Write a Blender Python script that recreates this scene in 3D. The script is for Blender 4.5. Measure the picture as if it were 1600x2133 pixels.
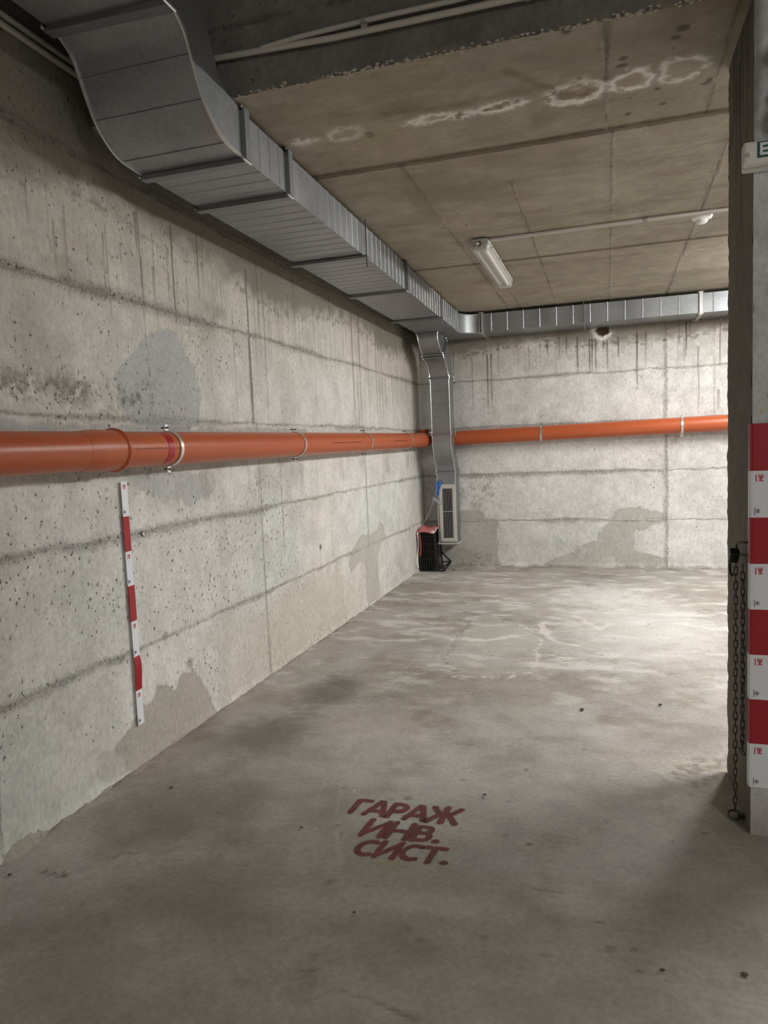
import bpy, bmesh, math, random
import numpy as np
from mathutils import Vector, Matrix
random.seed(7)
for o in list(bpy.data.objects): bpy.data.objects.remove(o, do_unlink=True)
SC = bpy.context.scene
COL = SC.collection
# ------------------------------------------------------------------ camera, world, exposure
F_PX, YAW, PITCH, ROLL, CX, CZ = 1495.73, -0.3044, -0.0890, -0.0410, 2.2035, 1.5
W_PX, H_PX = 1600.0, 2133.0
_f = Vector((math.sin(YAW)*math.cos(PITCH), math.cos(YAW)*math.cos(PITCH), math.sin(PITCH)))
_r0 = Vector((math.cos(YAW), -math.sin(YAW), 0)); _u0 = _r0.cross(_f)
_r = math.cos(ROLL)*_r0 + math.sin(ROLL)*_u0
_u = -math.sin(ROLL)*_r0 + math.cos(ROLL)*_u0
cd = bpy.data.cameras.new('camera'); cam = bpy.data.objects.new('camera', cd); COL.objects.link(cam)
cd.sensor_fit = 'HORIZONTAL'; cd.sensor_width = 36.0; cd.lens = 36.0*F_PX/W_PX; cd.clip_start = 0.05
cam.matrix_world = Matrix(((_r.x, _u.x, -_f.x, CX), (_r.y, _u.y, -_f.y, 0), (_r.z, _u.z, -_f.z, CZ), (0, 0, 0, 1)))
SC.camera = cam
w = bpy.data.worlds.new('world'); SC.world = w; w.use_nodes = True
w.node_tree.nodes['Background'].inputs[0].default_value = (0.5, 0.55, 0.6, 1)
w.node_tree.nodes['Background'].inputs[1].default_value = 0.02
SC.view_settings.view_transform = 'Standard'; SC.view_settings.look = 'None'
SC.view_settings.gamma = 1.0; SC.view_settings.use_curve_mapping = False
SC.view_settings.exposure = 0.0
LAMP_STRENGTH = 185.0      # emission of the lit fluorescent diffusers

# ------------------------------------------------------------------ key dimensions (metres)
D = 8.70        # back wall
ZC = 2.99       # lower slab
ZU = 3.43       # upper slab
XC = 2.695; Y1 = 2.845; Y2 = 3.39     # column
XR = 7.2; YF = -3.6

def at(px, py, ax, v):
    """point on the plane coordinate[ax] = v seen at photograph pixel (px, py)"""
    d = _f + (px-W_PX/2)/F_PX*_r - (py-H_PX/2)/F_PX*_u
    c = Vector((CX, 0, CZ)); t = (v-c[ax])/d[ax]
    return c + t*d

# ------------------------------------------------------------------ materials
MATS = {}
def nt(name):
    m = bpy.data.materials.new(name); m.use_nodes = True
    n = m.node_tree.nodes; l = m.node_tree.links
    MATS[name] = m
    return m, n, l, n['Principled BSDF']
def simple(name, col, rough=.5, metal=0, noise=0.0, nscale=20, bump=0.0, emis=0, spec=.5, trans=0, alpha=1, rvar=0.0):
    m, n, l, b = nt(name)
    b.inputs['Base Color'].default_value = (*col, 1); b.inputs['Roughness'].default_value = rough
    b.inputs['Metallic'].default_value = metal; b.inputs['Specular IOR Level'].default_value = spec
    if trans: b.inputs['Transmission Weight'].default_value = trans
    if alpha < 1: b.inputs['Alpha'].default_value = alpha
    if emis:
        b.inputs['Emission Color'].default_value = (*col, 1); b.inputs['Emission Strength'].default_value = emis
    if noise or bump:
        tc = n.new('ShaderNodeTexCoord'); nz = n.new('ShaderNodeTexNoise')
        nz.inputs['Scale'].default_value = nscale; nz.inputs['Detail'].default_value = 6
        l.new(tc.outputs['Object'], nz.inputs['Vector'])
        if noise:
            mx = n.new('ShaderNodeMix'); mx.data_type = 'RGBA'
            mx.inputs[6].default_value = (*[c*(1-noise) for c in col], 1)
            mx.inputs[7].default_value = (*[min(1, c*(1+noise)) for c in col], 1)
            l.new(nz.outputs['Fac'], mx.inputs[0]); l.new(mx.outputs[2], b.inputs['Base Color'])
        if rvar:
            mr = n.new('ShaderNodeMapRange'); mr.inputs[3].default_value = rough-rvar; mr.inputs[4].default_value = rough+rvar
            l.new(nz.outputs['Fac'], mr.inputs[0]); l.new(mr.outputs[0], b.inputs['Roughness'])
        if bump:
            bp = n.new('ShaderNodeBump'); bp.inputs['Strength'].default_value = bump; bp.inputs['Distance'].default_value = .01
            l.new(nz.outputs['Fac'], bp.inputs['Height']); l.new(bp.outputs[0], b.inputs['Normal'])
    return m
def concrete(name, pit_scale=34.0, rough=.85, bump=.35, fine=.16, stretch=(1, 1, 1)):
    """colour and pit density come from mesh attributes, grain and blow holes from nodes"""
    m, n, l, b = nt(name)
    b.inputs['Roughness'].default_value = rough; b.inputs['Specular IOR Level'].default_value = .3
    a = n.new('ShaderNodeAttribute'); a.attribute_name = 'col'
    p = n.new('ShaderNodeAttribute'); p.attribute_name = 'pit'
    tc = n.new('ShaderNodeTexCoord')
    mp = n.new('ShaderNodeMapping'); mp.inputs['Scale'].default_value = stretch
    l.new(tc.outputs['Object'], mp.inputs['Vector'])
    nz = n.new('ShaderNodeTexNoise'); nz.inputs['Scale'].default_value = 45; nz.inputs['Detail'].default_value = 9; nz.inputs['Roughness'].default_value = .7
    l.new(mp.outputs[0], nz.inputs['Vector'])
    mr = n.new('ShaderNodeMapRange'); mr.inputs[1].default_value = .3; mr.inputs[2].default_value = .7
    mr.inputs[3].default_value = 1-fine; mr.inputs[4].default_value = 1+fine
    l.new(nz.outputs['Fac'], mr.inputs[0])
    mul = n.new('ShaderNodeMix'); mul.data_type = 'RGBA'; mul.blend_type = 'MULTIPLY'; mul.inputs[0].default_value = 1
    l.new(a.outputs['Color'], mul.inputs[6]); l.new(mr.outputs[0], mul.inputs[7])
    # blow holes: cells of a warped Voronoi, each with its own random size
    wn = n.new('ShaderNodeTexNoise'); wn.inputs['Scale'].default_value = 60; wn.inputs['Detail'].default_value = 3
    l.new(mp.outputs[0], wn.inputs['Vector'])
    ws = n.new('ShaderNodeVectorMath'); ws.operation = 'SCALE'; ws.inputs[3].default_value = .035
    l.new(wn.outputs['Color'], ws.inputs[0])
    wa = n.new('ShaderNodeVectorMath'); wa.operation = 'ADD'
    l.new(mp.outputs[0], wa.inputs[0]); l.new(ws.outputs[0], wa.inputs[1])
    vo = n.new('ShaderNodeTexVoronoi'); vo.inputs['Scale'].default_value = pit_scale; vo.feature = 'F1'
    l.new(wa.outputs[0], vo.inputs['Vector'])
    sx = n.new('ShaderNodeSeparateColor'); l.new(vo.outputs['Color'], sx.inputs[0])
    # radius = max(0, rand - (1 - density)) * k
    inv = n.new('ShaderNodeMath'); inv.operation = 'SUBTRACT'; inv.inputs[0].default_value = 1; l.new(p.outputs['Fac'], inv.inputs[1])
    sub = n.new('ShaderNodeMath'); sub.operation = 'SUBTRACT'; l.new(sx.outputs[0], sub.inputs[0]); l.new(inv.outputs[0], sub.inputs[1])
    dv = n.new('ShaderNodeMath'); dv.operation = 'MULTIPLY'; dv.inputs[1].default_value = 1.6; dv.use_clamp = True; l.new(sub.outputs[0], dv.inputs[0])
    rs = n.new('ShaderNodeMath'); rs.operation = 'MINIMUM'; rs.inputs[1].default_value = .28; l.new(dv.outputs[0], rs.inputs[0])
    df = n.new('ShaderNodeMath'); df.operation = 'SUBTRACT'; l.new(rs.outputs[0], df.inputs[0]); l.new(vo.outputs['Distance'], df.inputs[1])
    sc_ = n.new('ShaderNodeMath'); sc_.operation = 'MULTIPLY'; sc_.inputs[1].default_value = 9; sc_.use_clamp = True; l.new(df.outputs[0], sc_.inputs[0])
    pm = n.new('ShaderNodeMix'); pm.data_type = 'RGBA'; pm.inputs[7].default_value = (.055, .05, .042, 1)
    pf = n.new('ShaderNodeMath'); pf.operation = 'MULTIPLY'; pf.inputs[1].default_value = .8; l.new(sc_.outputs[0], pf.inputs[0])
    l.new(pf.outputs[0], pm.inputs[0]); l.new(mul.outputs[2], pm.inputs[6])
    v2 = n.new('ShaderNodeTexVoronoi'); v2.inputs['Scale'].default_value = pit_scale*2.7; v2.feature = 'F1'; l.new(wa.outputs[0], v2.inputs['Vector'])
    s2 = n.new('ShaderNodeSeparateColor'); l.new(v2.outputs['Color'], s2.inputs[0])
    g2 = n.new('ShaderNodeMath'); g2.operation = 'MULTIPLY_ADD'; g2.inputs[1].default_value = .55; g2.inputs[2].default_value = -1.0; l.new(p.outputs['Fac'], g2.inputs[0])
    t2 = n.new('ShaderNodeMath'); t2.operation = 'ADD'; l.new(s2.outputs[1], t2.inputs[0]); l.new(g2.outputs[0], t2.inputs[1])
    r2 = n.new('ShaderNodeMath'); r2.operation = 'MULTIPLY'; r2.inputs[1].default_value = 3.0; r2.use_clamp = True; l.new(t2.outputs[0], r2.inputs[0])
    r3 = n.new('ShaderNodeMath'); r3.operation = 'MINIMUM'; r3.inputs[1].default_value = .34; l.new(r2.outputs[0], r3.inputs[0])
    d2 = n.new('ShaderNodeMath'); d2.operation = 'SUBTRACT'; l.new(r3.outputs[0], d2.inputs[0]); l.new(v2.outputs['Distance'], d2.inputs[1])
    m2 = n.new('ShaderNodeMath'); m2.operation = 'MULTIPLY'; m2.inputs[1].default_value = 5; m2.use_clamp = True; l.new(d2.outputs[0], m2.inputs[0])
    f2 = n.new('ShaderNodeMath'); f2.operation = 'MULTIPLY'; f2.inputs[1].default_value = .62; l.new(m2.outputs[0], f2.inputs[0])
    p2 = n.new('ShaderNodeMix'); p2.data_type = 'RGBA'; p2.inputs[7].default_value = (.08, .075, .065, 1); l.new(f2.outputs[0], p2.inputs[0]); l.new(pm.outputs[2], p2.inputs[6])
    # rubble: coarse crumbs along board joints
    rg_ = n.new('ShaderNodeAttribute'); rg_.attribute_name = 'rgh'
    rn = n.new('ShaderNodeTexNoise'); rn.inputs['Scale'].default_value = 95; rn.inputs['Detail'].default_value = 5; rn.inputs['Roughness'].default_value = .65; l.new(tc.outputs['Object'], rn.inputs['Vector'])
    rm = n.new('ShaderNodeMapRange'); rm.inputs[1].default_value = .36; rm.inputs[2].default_value = .62; rm.inputs[3].default_value = .48; rm.inputs[4].default_value = 1.16; l.new(rn.outputs['Fac'], rm.inputs[0])
    rx_ = n.new('ShaderNodeMix'); rx_.data_type = 'RGBA'; rx_.blend_type = 'MULTIPLY'; l.new(rg_.outputs['Fac'], rx_.inputs[0]); l.new(p2.outputs[2], rx_.inputs[6]); l.new(rm.outputs[0], rx_.inputs[7])
    l.new(rx_.outputs[2], b.inputs['Base Color'])
    hs = n.new('ShaderNodeMath'); hs.operation = 'MULTIPLY'; hs.inputs[1].default_value = -.9; l.new(sc_.outputs[0], hs.inputs[0])
    hr = n.new('ShaderNodeMath'); hr.operation = 'MULTIPLY'; l.new(rn.outputs['Fac'], hr.inputs[0]); l.new(rg_.outputs['Fac'], hr.inputs[1])
    h3 = n.new('ShaderNodeMath'); h3.operation = 'MULTIPLY_ADD'; h3.inputs[1].default_value = 3.0; l.new(hr.outputs[0], h3.inputs[0]); l.new(nz.outputs['Fac'], h3.inputs[2])
    ha = n.new('ShaderNodeMath'); ha.operation = 'ADD'; l.new(hs.outputs[0], ha.inputs[0]); l.new(h3.outputs[0], ha.inputs[1])
    bp = n.new('ShaderNodeBump'); bp.inputs['Strength'].default_value = bump; bp.inputs['Distance'].default_value = .006
    l.new(ha.outputs[0], bp.inputs['Height']); l.new(bp.outputs[0], b.inputs['Normal'])
    return m
concrete('wall_concrete', 42, bump=.5, fine=.19, stretch=(1, 1, .72))
concrete('floor_concrete', 22, rough=.62, bump=.3, fine=.17)
concrete('ceiling_concrete', 20, bump=.2, fine=.10)
simple('raw_concrete', (.30, .285, .255), .9, noise=.25, nscale=9, bump=.4)
simple('mortar', (.36, .33, .28), .95, noise=.3, nscale=40, bump=.8)
simple('aggregate', (.42, .38, .31), .9, noise=.35, nscale=60, bump=.3)

def galvanised():
    m, n, l, b = nt('galvanised_steel')
    b.inputs['Metallic'].default_value = .85; b.inputs['Roughness'].default_value = .42
    tc = n.new('ShaderNodeTexCoord'); vo = n.new('ShaderNodeTexVoronoi'); vo.inputs['Scale'].default_value = 70
    nz = n.new('ShaderNodeTexNoise'); nz.inputs['Scale'].default_value = 3.5; nz.inputs['Detail'].default_value = 5
    l.new(tc.outputs['Object'], vo.inputs['Vector']); l.new(tc.outputs['Object'], nz.inputs['Vector'])
    s = n.new('ShaderNodeSeparateColor'); l.new(vo.outputs['Color'], s.inputs[0])
    ad = n.new('ShaderNodeMath'); ad.operation = 'MULTIPLY_ADD'; ad.inputs[1].default_value = .22; l.new(s.outputs[0], ad.inputs[0]); l.new(nz.outputs['Fac'], ad.inputs[2])
    cr = n.new('ShaderNodeValToRGB')
    cr.color_ramp.elements[0].position = .3; cr.color_ramp.elements[0].color = (.265, .278, .287, 1)
    cr.color_ramp.elements[1].position = .85; cr.color_ramp.elements[1].color = (.38, .395, .405, 1)
    l.new(ad.outputs[0], cr.inputs[0]); l.new(cr.outputs[0], b.inputs['Base Color'])
    mr = n.new('ShaderNodeMapRange'); mr.inputs[3].default_value = .34; mr.inputs[4].default_value = .52
    l.new(nz.outputs['Fac'], mr.inputs[0]); l.new(mr.outputs[0], b.inputs['Roughness'])
galvanised()
simple('flange_steel', (.27, .28, .29), .45, .8, noise=.2, nscale=15)
simple('bright_steel', (.72, .72, .70), .32, .85, noise=.12, nscale=40)
simple('dark_steel', (.10, .095, .09), .5, .6, noise=.3, nscale=40)
simple('chain_steel', (.16, .15, .135), .48, .75, noise=.35, nscale=90)
simple('orange_plastic', (.45, .10, .034), .36, noise=.06, nscale=4, spec=.45, rvar=.05)
simple('orange_ink', (.20, .035, .012), .6)
simple('red_tape', (.36, .007, .017), .33, noise=.08, nscale=14)
simple('white_tape', (.80, .82, .86), .38, noise=.03, nscale=14)
simple('red_ink', (.50, .015, .05), .5)
simple('grey_ink', (.22, .22, .24), .5)
simple('black_ink', (.06, .06, .07), .6)
simple('conduit_plastic', (.50, .47, .42), .5, noise=.08, nscale=8)
simple('conduit_clip', (.30, .28, .25), .5)
simple('white_plastic', (.78, .77, .73), .35, noise=.04)
simple('lamp_housing', (.42, .41, .38), .5, noise=.08)
simple('lamp_tube', (.85, .84, .78), .3)
simple('lamp_reflector', (.50, .48, .43), .4)
simple('tin_frame', (.62, .60, .56), .45, .35, noise=.08, nscale=8)
simple('void_black', (.008, .008, .008), .9)
simple('black_plastic', (.012, .012, .013), .38, noise=.3, nscale=30)
simple('blue_plastic', (.03, .13, .48), .4, noise=.2)
simple('film_plastic', (.55, .60, .70), .25, alpha=.55)
simple('paper', (.78, .76, .72), .8, noise=.05, nscale=8)
simple('pink_paper', (.62, .20, .20), .75, noise=.25, nscale=14)
simple('rust_red', (.26, .05, .03), .8, noise=.2)
simple('sign_green', (.0, .085, .045), .4)
simple('pebble_dark', (.09, .08, .07), .9, noise=.3)
simple('cable_black', (.02, .02, .02), .6)
m, n, l, b = nt('clear_cover')
b.inputs['Base Color'].default_value = (.80, .79, .74, 1); b.inputs['Roughness'].default_value = .22; b.inputs['Alpha'].default_value = .30
m, n, l, b = nt('lit_cover')
b.inputs['Base Color'].default_value = (.9, .9, .9, 1); b.inputs['Emission Color'].default_value = (1.0, .985, .96, 1); b.inputs['Emission Strength'].default_value = LAMP_STRENGTH
# stencil paint: alpha from a mesh attribute, broken up with noise
m, n, l, b = nt('stencil_paint')
b.inputs['Roughness'].default_value = .75
a = n.new('ShaderNodeAttribute'); a.attribute_name = 'mask'
tc = n.new('ShaderNodeTexCoord'); nz = n.new('ShaderNodeTexNoise'); nz.inputs['Scale'].default_value = 9; nz.inputs['Detail'].default_value = 8; nz.inputs['Roughness'].default_value = .65
l.new(tc.outputs['Object'], nz.inputs['Vector'])
mr = n.new('ShaderNodeMapRange'); mr.inputs[1].default_value = .3; mr.inputs[2].default_value = .6; mr.inputs[3].default_value = .62; mr.inputs[4].default_value = .93
l.new(nz.outputs['Fac'], mr.inputs[0])
mu = n.new('ShaderNodeMath'); mu.operation = 'MULTIPLY'; l.new(a.outputs['Fac'], mu.inputs[0]); l.new(mr.outputs[0], mu.inputs[1])
sp = n.new('ShaderNodeTexNoise'); sp.inputs['Scale'].default_value = 650; sp.inputs['Detail'].default_value = 1; l.new(tc.outputs['Object'], sp.inputs['Vector'])
sr = n.new('ShaderNodeMapRange'); sr.inputs[1].default_value = .3; sr.inputs[2].default_value = .7; l.new(sp.outputs['Fac'], sr.inputs[0])
gt = n.new('ShaderNodeMath'); gt.operation = 'GREATER_THAN'; l.new(mu.outputs[0], gt.inputs[0]); l.new(sr.outputs[0], gt.inputs[1]); l.new(gt.outputs[0], b.inputs['Alpha'])
cr = n.new('ShaderNodeValToRGB'); cr.color_ramp.elements[0].color = (.125, .026, .030, 1); cr.color_ramp.elements[1].color = (.19, .050, .050, 1)
cr.color_ramp.elements[0].position = .35; cr.color_ramp.elements[1].position = .7
l.new(nz.outputs['Fac'], cr.inputs[0]); l.new(cr.outputs[0], b.inputs['Base Color'])

# ------------------------------------------------------------------ object helpers
def tag(o, label=None, cat=None, group=None, kind=None):
    if label: o['label'] = label
    if cat: o['category'] = cat
    if group: o['group'] = group
    if kind: o['kind'] = kind
    return o
def empty(name, loc=(0, 0, 0), label=None, cat=None, group=None):
    o = bpy.data.objects.new(name, None); COL.objects.link(o); o.location = loc; o.empty_display_size = .1
    return tag(o, label, cat, group)
def link(name, me, mat, parent=None, loc=None, smooth=False):
    if mat and not me.materials: me.materials.append(MATS[mat])
    if smooth: me.polygons.foreach_set('use_smooth', [True]*len(me.polygons))
    o = bpy.data.objects.new(name, me); COL.objects.link(o)
    if parent is not None:
        o.parent = parent; bpy.context.view_layer.update
        o.matrix_parent_inverse = Matrix.Translation(parent.location).inverted() if parent.parent is None else Matrix.Identity(4)
        if parent.parent is not None:      # parent is a part whose own geometry is in world coordinates
            o.matrix_parent_inverse = Matrix.Identity(4)
    if loc: o.location = loc
    return o
class MB:
    """collects simple solids into one mesh, in world coordinates"""
    def __init__(s): s.v = []; s.f = []
    def add(s, v, f):
        k = len(s.v); s.v += [tuple(p) for p in v]; s.f += [tuple(i+k for i in q) for q in f]; return s
    def box(s, a, b):
        x0, y0, z0 = a; x1, y1, z1 = b
        return s.add([(x0,y0,z0),(x1,y0,z0),(x1,y1,z0),(x0,y1,z0),(x0,y0,z1),(x1,y0,z1),(x1,y1,z1),(x0,y1,z1)],
                     [(0,3,2,1),(4,5,6,7),(0,1,5,4),(1,2,6,5),(2,3,7,6),(3,0,4,7)])
    def bar(s, p, q, w, h, up=(0, 0, 1)):
        p = Vector(p); q = Vector(q); d = (q-p).normalized(); up = Vector(up)
        if abs(d.dot(up)) > .95: up = Vector((0, 1, 0))
        sd = d.cross(up).normalized(); u = sd.cross(d)
        vs = [c + sd*a*w/2 + u*b_*h/2 for c in (p, q) for a, b_ in ((-1,-1),(1,-1),(1,1),(-1,1))]
        return s.add(vs, [(0,3,2,1),(4,5,6,7),(0,1,5,4),(1,2,6,5),(2,3,7,6),(3,0,4,7)])
    def tube(s, pts, r, n=10, caps=True, closed=False):
        pts = [Vector(p) for p in pts]; N = len(pts); rr = r if isinstance(r, (list, tuple)) else [r]*N
        rings = []; ref = None
        for i, p in enumerate(pts):
            if closed: d = (pts[(i+1) % N]-pts[i-1])
            else: d = pts[min(i+1, N-1)]-pts[max(i-1, 0)]
            d.normalize()
            if ref is None: ref = d.orthogonal().normalized()
            ref = (ref - d*ref.dot(d)).normalized(); b_ = d.cross(ref)
            rings.append([p + rr[i]*(math.cos(2*math.pi*k/n)*ref + math.sin(2*math.pi*k/n)*b_) for k in range(n)])
        v = [q for rg in rings for q in rg]; f = []
        for i in range(N if closed else N-1):
            j = (i+1) % N
            for k in range(n): f.append((i*n+k, i*n+(k+1) % n, j*n+(k+1) % n, j*n+k))
        if caps and not closed: f.append(tuple(range(n))[::-1]); f.append(tuple((N-1)*n+k for k in range(n)))
        return s.add(v, f)
    def loft(s, sts, caps=(True, True)):
        n = len(sts[0]); v = [p for st in sts for p in st]; f = []
        for i in range(len(sts)-1):
            for k in range(n): f.append((i*n+k, i*n+(k+1) % n, (i+1)*n+(k+1) % n, (i+1)*n+k))
        if caps[0]: f.append(tuple(range(n))[::-1])
        if caps[1]: f.append(tuple((len(sts)-1)*n+k for k in range(n)))
        return s.add(v, f)
    def poly(s, pts, nrm, th):
        """flat outline extruded by th along nrm"""
        n = len(pts); nrm = Vector(nrm); a = [Vector(p) for p in pts]; b_ = [p+nrm*th for p in a]
        return s.add(a+b_, [tuple(range(n))[::-1], tuple(range(n, 2*n))] + [(k, (k+1) % n, n+(k+1) % n, n+k) for k in range(n)])
    def mesh(s, name):
        me = bpy.data.meshes.new(name); me.from_pydata(s.v, [], s.f); me.validate()
        bm = bmesh.new(); bm.from_mesh(me); bmesh.ops.recalc_face_normals(bm, faces=bm.faces); bm.to_mesh(me); bm.free()
        me.update(); return me
    def build(s, name, mat, parent=None, smooth=False, bevel=0, auto=None):
        o = link(name, s.mesh(name), mat, parent)
        if bevel:
            md = o.modifiers.new('bevel', 'BEVEL'); md.width = bevel; md.segments = 2; md.limit_method = 'ANGLE'
        if smooth:
            o.data.polygons.foreach_set('use_smooth', [True]*len(o.data.polygons))
            if auto: o.data.set_sharp_from_angle(angle=math.radians(auto))
        return o

# ------------------------------------------------------------------ numpy noise and masks
def vnoise(u, v, seed):
    iu = np.floor(u).astype(np.int64); iv = np.floor(v).astype(np.int64); fu = u-iu; fv = v-iv
    fu = fu*fu*(3-2*fu); fv = fv*fv*(3-2*fv)
    def h(a, b_):
        x = (a*374761393 + b_*668265263 + seed*974711) & 0xFFFFFFFF
        x = ((x ^ (x >> 13))*1274126177) & 0xFFFFFFFF
        return ((x ^ (x >> 16)) & 0xFFFF)/65535.0
    return (h(iu, iv)*(1-fu)+h(iu+1, iv)*fu)*(1-fv) + (h(iu, iv+1)*(1-fu)+h(iu+1, iv+1)*fu)*fv
def fbm(u, v, sc, octv, seed, rough=.55):
    t = np.zeros_like(u); a = 1.0; s = 0
    for k in range(octv):
        t += a*vnoise(u*sc+17.3*k, v*sc+9.1*k, seed+k); s += a; a *= rough; sc *= 2.03
    return t/s
def sm(x, a, b_): 
    t = np.clip((x-a)/(b_-a), 0, 1); return t*t*(3-2*t)
def sdpoly(U, V, poly):
    """signed distance to a polygon, negative inside"""
    P = np.array(poly); d = np.full(U.shape, 1e9); ins = np.zeros(U.shape, bool)
    for i in range(len(P)):
        a = P[i]; b_ = P[(i+1) % len(P)]; e = b_-a
        t = np.clip(((U-a[0])*e[0]+(V-a[1])*e[1])/max(e@e, 1e-12), 0, 1)
        d = np.minimum(d, np.hypot(U-a[0]-t*e[0], V-a[1]-t*e[1]))
        c = ((a[1] > V) != (b_[1] > V)) & (U < (b_[0]-a[0])*(V-a[1])/((b_[1]-a[1]) if b_[1] != a[1] else 1e-12)+a[0])
        ins ^= c
    return np.where(ins, -d, d)
def sdline(U, V, pts):
    d = np.full(U.shape, 1e9)
    for a, b_ in zip(pts[:-1], pts[1:]):
        a = np.array(a); e = np.array(b_)-a; t = np.clip(((U-a[0])*e[0]+(V-a[1])*e[1])/max(e@e, 1e-12), 0, 1)
        d = np.minimum(d, np.hypot(U-a[0]-t*e[0], V-a[1]-t*e[1]))
    return d
class Slab:
    """a concrete surface: grid in (u, v), colour, pit density and relief built up mark by mark"""
    def __init__(s, us, vs, seed, light, dark):
        s.us = us; s.vs = vs; s.U, s.V = np.meshgrid(us, vs); s.seed = seed
        k = fbm(s.U, s.V, .9, 5, seed); k2 = fbm(s.U, s.V, 4.5, 4, seed+31)
        m = np.clip(sm(k, .28, .72)*.65 + sm(k2, .3, .7)*.35, 0, 1)[..., None]
        s.c = np.array(dark)*(1-m) + np.array(light)*m
        tnt = (fbm(s.U, s.V, 1.1, 4, seed+131)-.5)[..., None]*2
        s.c = s.c*(1+tnt*np.array((.045, -.008, -.02))) ; s.c = s.c*(.94+.12*sm(fbm(s.U, s.V, 11, 4, seed+133), .3, .7))[..., None]
        s.rgh = np.zeros_like(s.U)
        s.pit = .10 + .26*sm(fbm(s.U, s.V, 1.9, 3, seed+77), .45, .72)
        s.h = (fbm(s.U, s.V, 1.2, 3, seed+5)-.5)*.010 + (fbm(s.U, s.V, 14, 3, seed+6)-.5)*.0025
        s.wob = fbm(s.U, s.V, 9, 4, seed+90)-.5
        s.wob2 = fbm(s.U, s.V, 30, 3, seed+91)-.5
    def paint(s, m, col, amt=1.0):
        m = np.clip(m*amt, 0, 1)[..., None]; s.c = s.c*(1-m) + np.array(col)*m
    def mult(s, m, k): 
        m = np.clip(m, 0, 1)[..., None]; s.c = s.c*(1-m*(1-np.array(k)))
    def patch(s, poly, col, edge=.012, wob=.05, amt=.9, h=.0015, lump=.25):
        d = sdpoly(s.U, s.V, poly) + s.wob*wob + s.wob2*wob*.5
        m = 1-sm(d, -edge, edge); n_ = fbm(s.U, s.V, 7, 4, s.seed+55)
        cc = np.array(col)*(1-lump/2+lump*n_)[..., None]
        a = (m*amt)[..., None]; s.c = s.c*(1-a)+cc*a
        rim = np.exp(-(d/.008)**2); s.mult(rim*.45, (.72, .70, .66))
        s.h += h*m + rim*.001; s.pit = s.pit*(1-.8*m) + .02*m
    def seam(s, vert, pos, lo, hi, width=.022, depth=.004, dark=(.70, .69, .67), amt=.8, ragged=.03, drip=0.0):
        A, B = (s.U, s.V) if vert else (s.V, s.U)
        wav = (fbm(B*1.0, B*0+pos, 2.2, 4, s.seed+int(pos*100))-.5)*ragged
        d = A-pos-wav; wd = width*(.35+1.3*sm(fbm(B, B*0+3, 1.7, 3, s.seed+int(pos*77)), .3, .75))
        on = sm(B, lo-.02, lo+.02)*(1-sm(B, hi-.02, hi+.02))
        edge = np.abs(d+s.wob*width*1.6+s.wob2*width)
        m = (1-sm(edge, wd*.5, wd*1.15))*on
        s.mult(m*amt, dark)
        if drip:      # mortar slurry run below a board joint
            b2 = np.where(d < 0, -d, 9); r = fbm(B, d*.15, 11, 3, s.seed+8)
            s.mult((1-sm(b2, 0, drip*(.25+1.3*r)))*on*.5, (.80, .79, .77))
        core = np.exp(-(d/(.006+.2*width))**2)*on
        s.mult(core*.45*sm(s.wob2+s.wob, -.25, .15), (.50, .48, .45)); s.h += m*(depth*(.4+2.2*(s.wob2+.5)*(s.wob+.5))) - core*depth*.9
        s.rgh = np.maximum(s.rgh, (1-sm(np.abs(d+s.wob*width*2.5), wd*.9, wd*2.2))*on*min(1, amt))
        lip = np.exp(-((d+wd*.8)/.006)**2)*on*sm(s.wob, .0, .25); s.paint(lip, (.62, .60, .55), .5)
        s.pit = np.clip(s.pit+m*.12, 0, 1)
    def streak(s, u, v0, v1, w=.006, col=(.14, .125, .10), amt=.6, wig=.01):
        k = (s.V-v1)/(v0-v1); on = sm(k, 0, .12)*(1-sm(k, .97, 1.0))
        du = np.abs(s.U-u-(fbm(s.V, s.V*0+u, 3, 3, s.seed+int(u*91))-.5)*wig)
        s.paint((1-sm(du, w*.35, w))*on*(.6+.4*k), col, amt)
        end = np.exp(-((du/(w*.9))**2+((s.V-v1)/.02)**2)); s.paint(end, col, amt*.5)
    def blot(s, u, v, ru, rv, col, amt=.5, soft=.6, wob=.35):
        d = np.hypot((s.U-u)/ru, (s.V-v)/rv)+s.wob*wob*2+s.wob2*wob
        s.paint(1-sm(d, 1-soft, 1+soft*.3), col, amt)
    def mesh(s, name, fn, flip=False):
        nu, nv = len(s.us), len(s.vs); P = fn(s.U, s.V, s.h).reshape(-1, 3)
        i = np.arange(nu*nv).reshape(nv, nu); q = np.stack([i[:-1, :-1], i[:-1, 1:], i[1:, 1:], i[1:, :-1]], -1).reshape(-1, 4)
        if flip: q = q[:, ::-1]
        me = bpy.data.meshes.new(name); me.vertices.add(len(P)); me.vertices.foreach_set('co', P.ravel().astype(np.float32))
        me.loops.add(q.size); me.loops.foreach_set('vertex_index', q.ravel().astype(np.int32))
        me.polygons.add(len(q)); me.polygons.foreach_set('loop_start', np.arange(0, q.size, 4, dtype=np.int32))
        me.polygons.foreach_set('use_smooth', np.ones(len(q), bool))
        ca = me.attributes.new('col', 'FLOAT_COLOR', 'POINT')
        ca.data.foreach_set('color', np.concatenate([np.clip(s.c, .004, .95), np.ones(s.c.shape[:2]+(1,))], -1).ravel().astype(np.float32))
        ra = me.attributes.new('rgh', 'FLOAT', 'POINT'); ra.data.foreach_set('value', np.clip(s.rgh, 0, 1).ravel().astype(np.float32))
        pa = me.attributes.new('pit', 'FLOAT', 'POINT'); pa.data.foreach_set('value', np.clip(s.pit, 0, 1).ravel().astype(np.float32))
        me.update(calc_edges=True); me.validate(); return me
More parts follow.
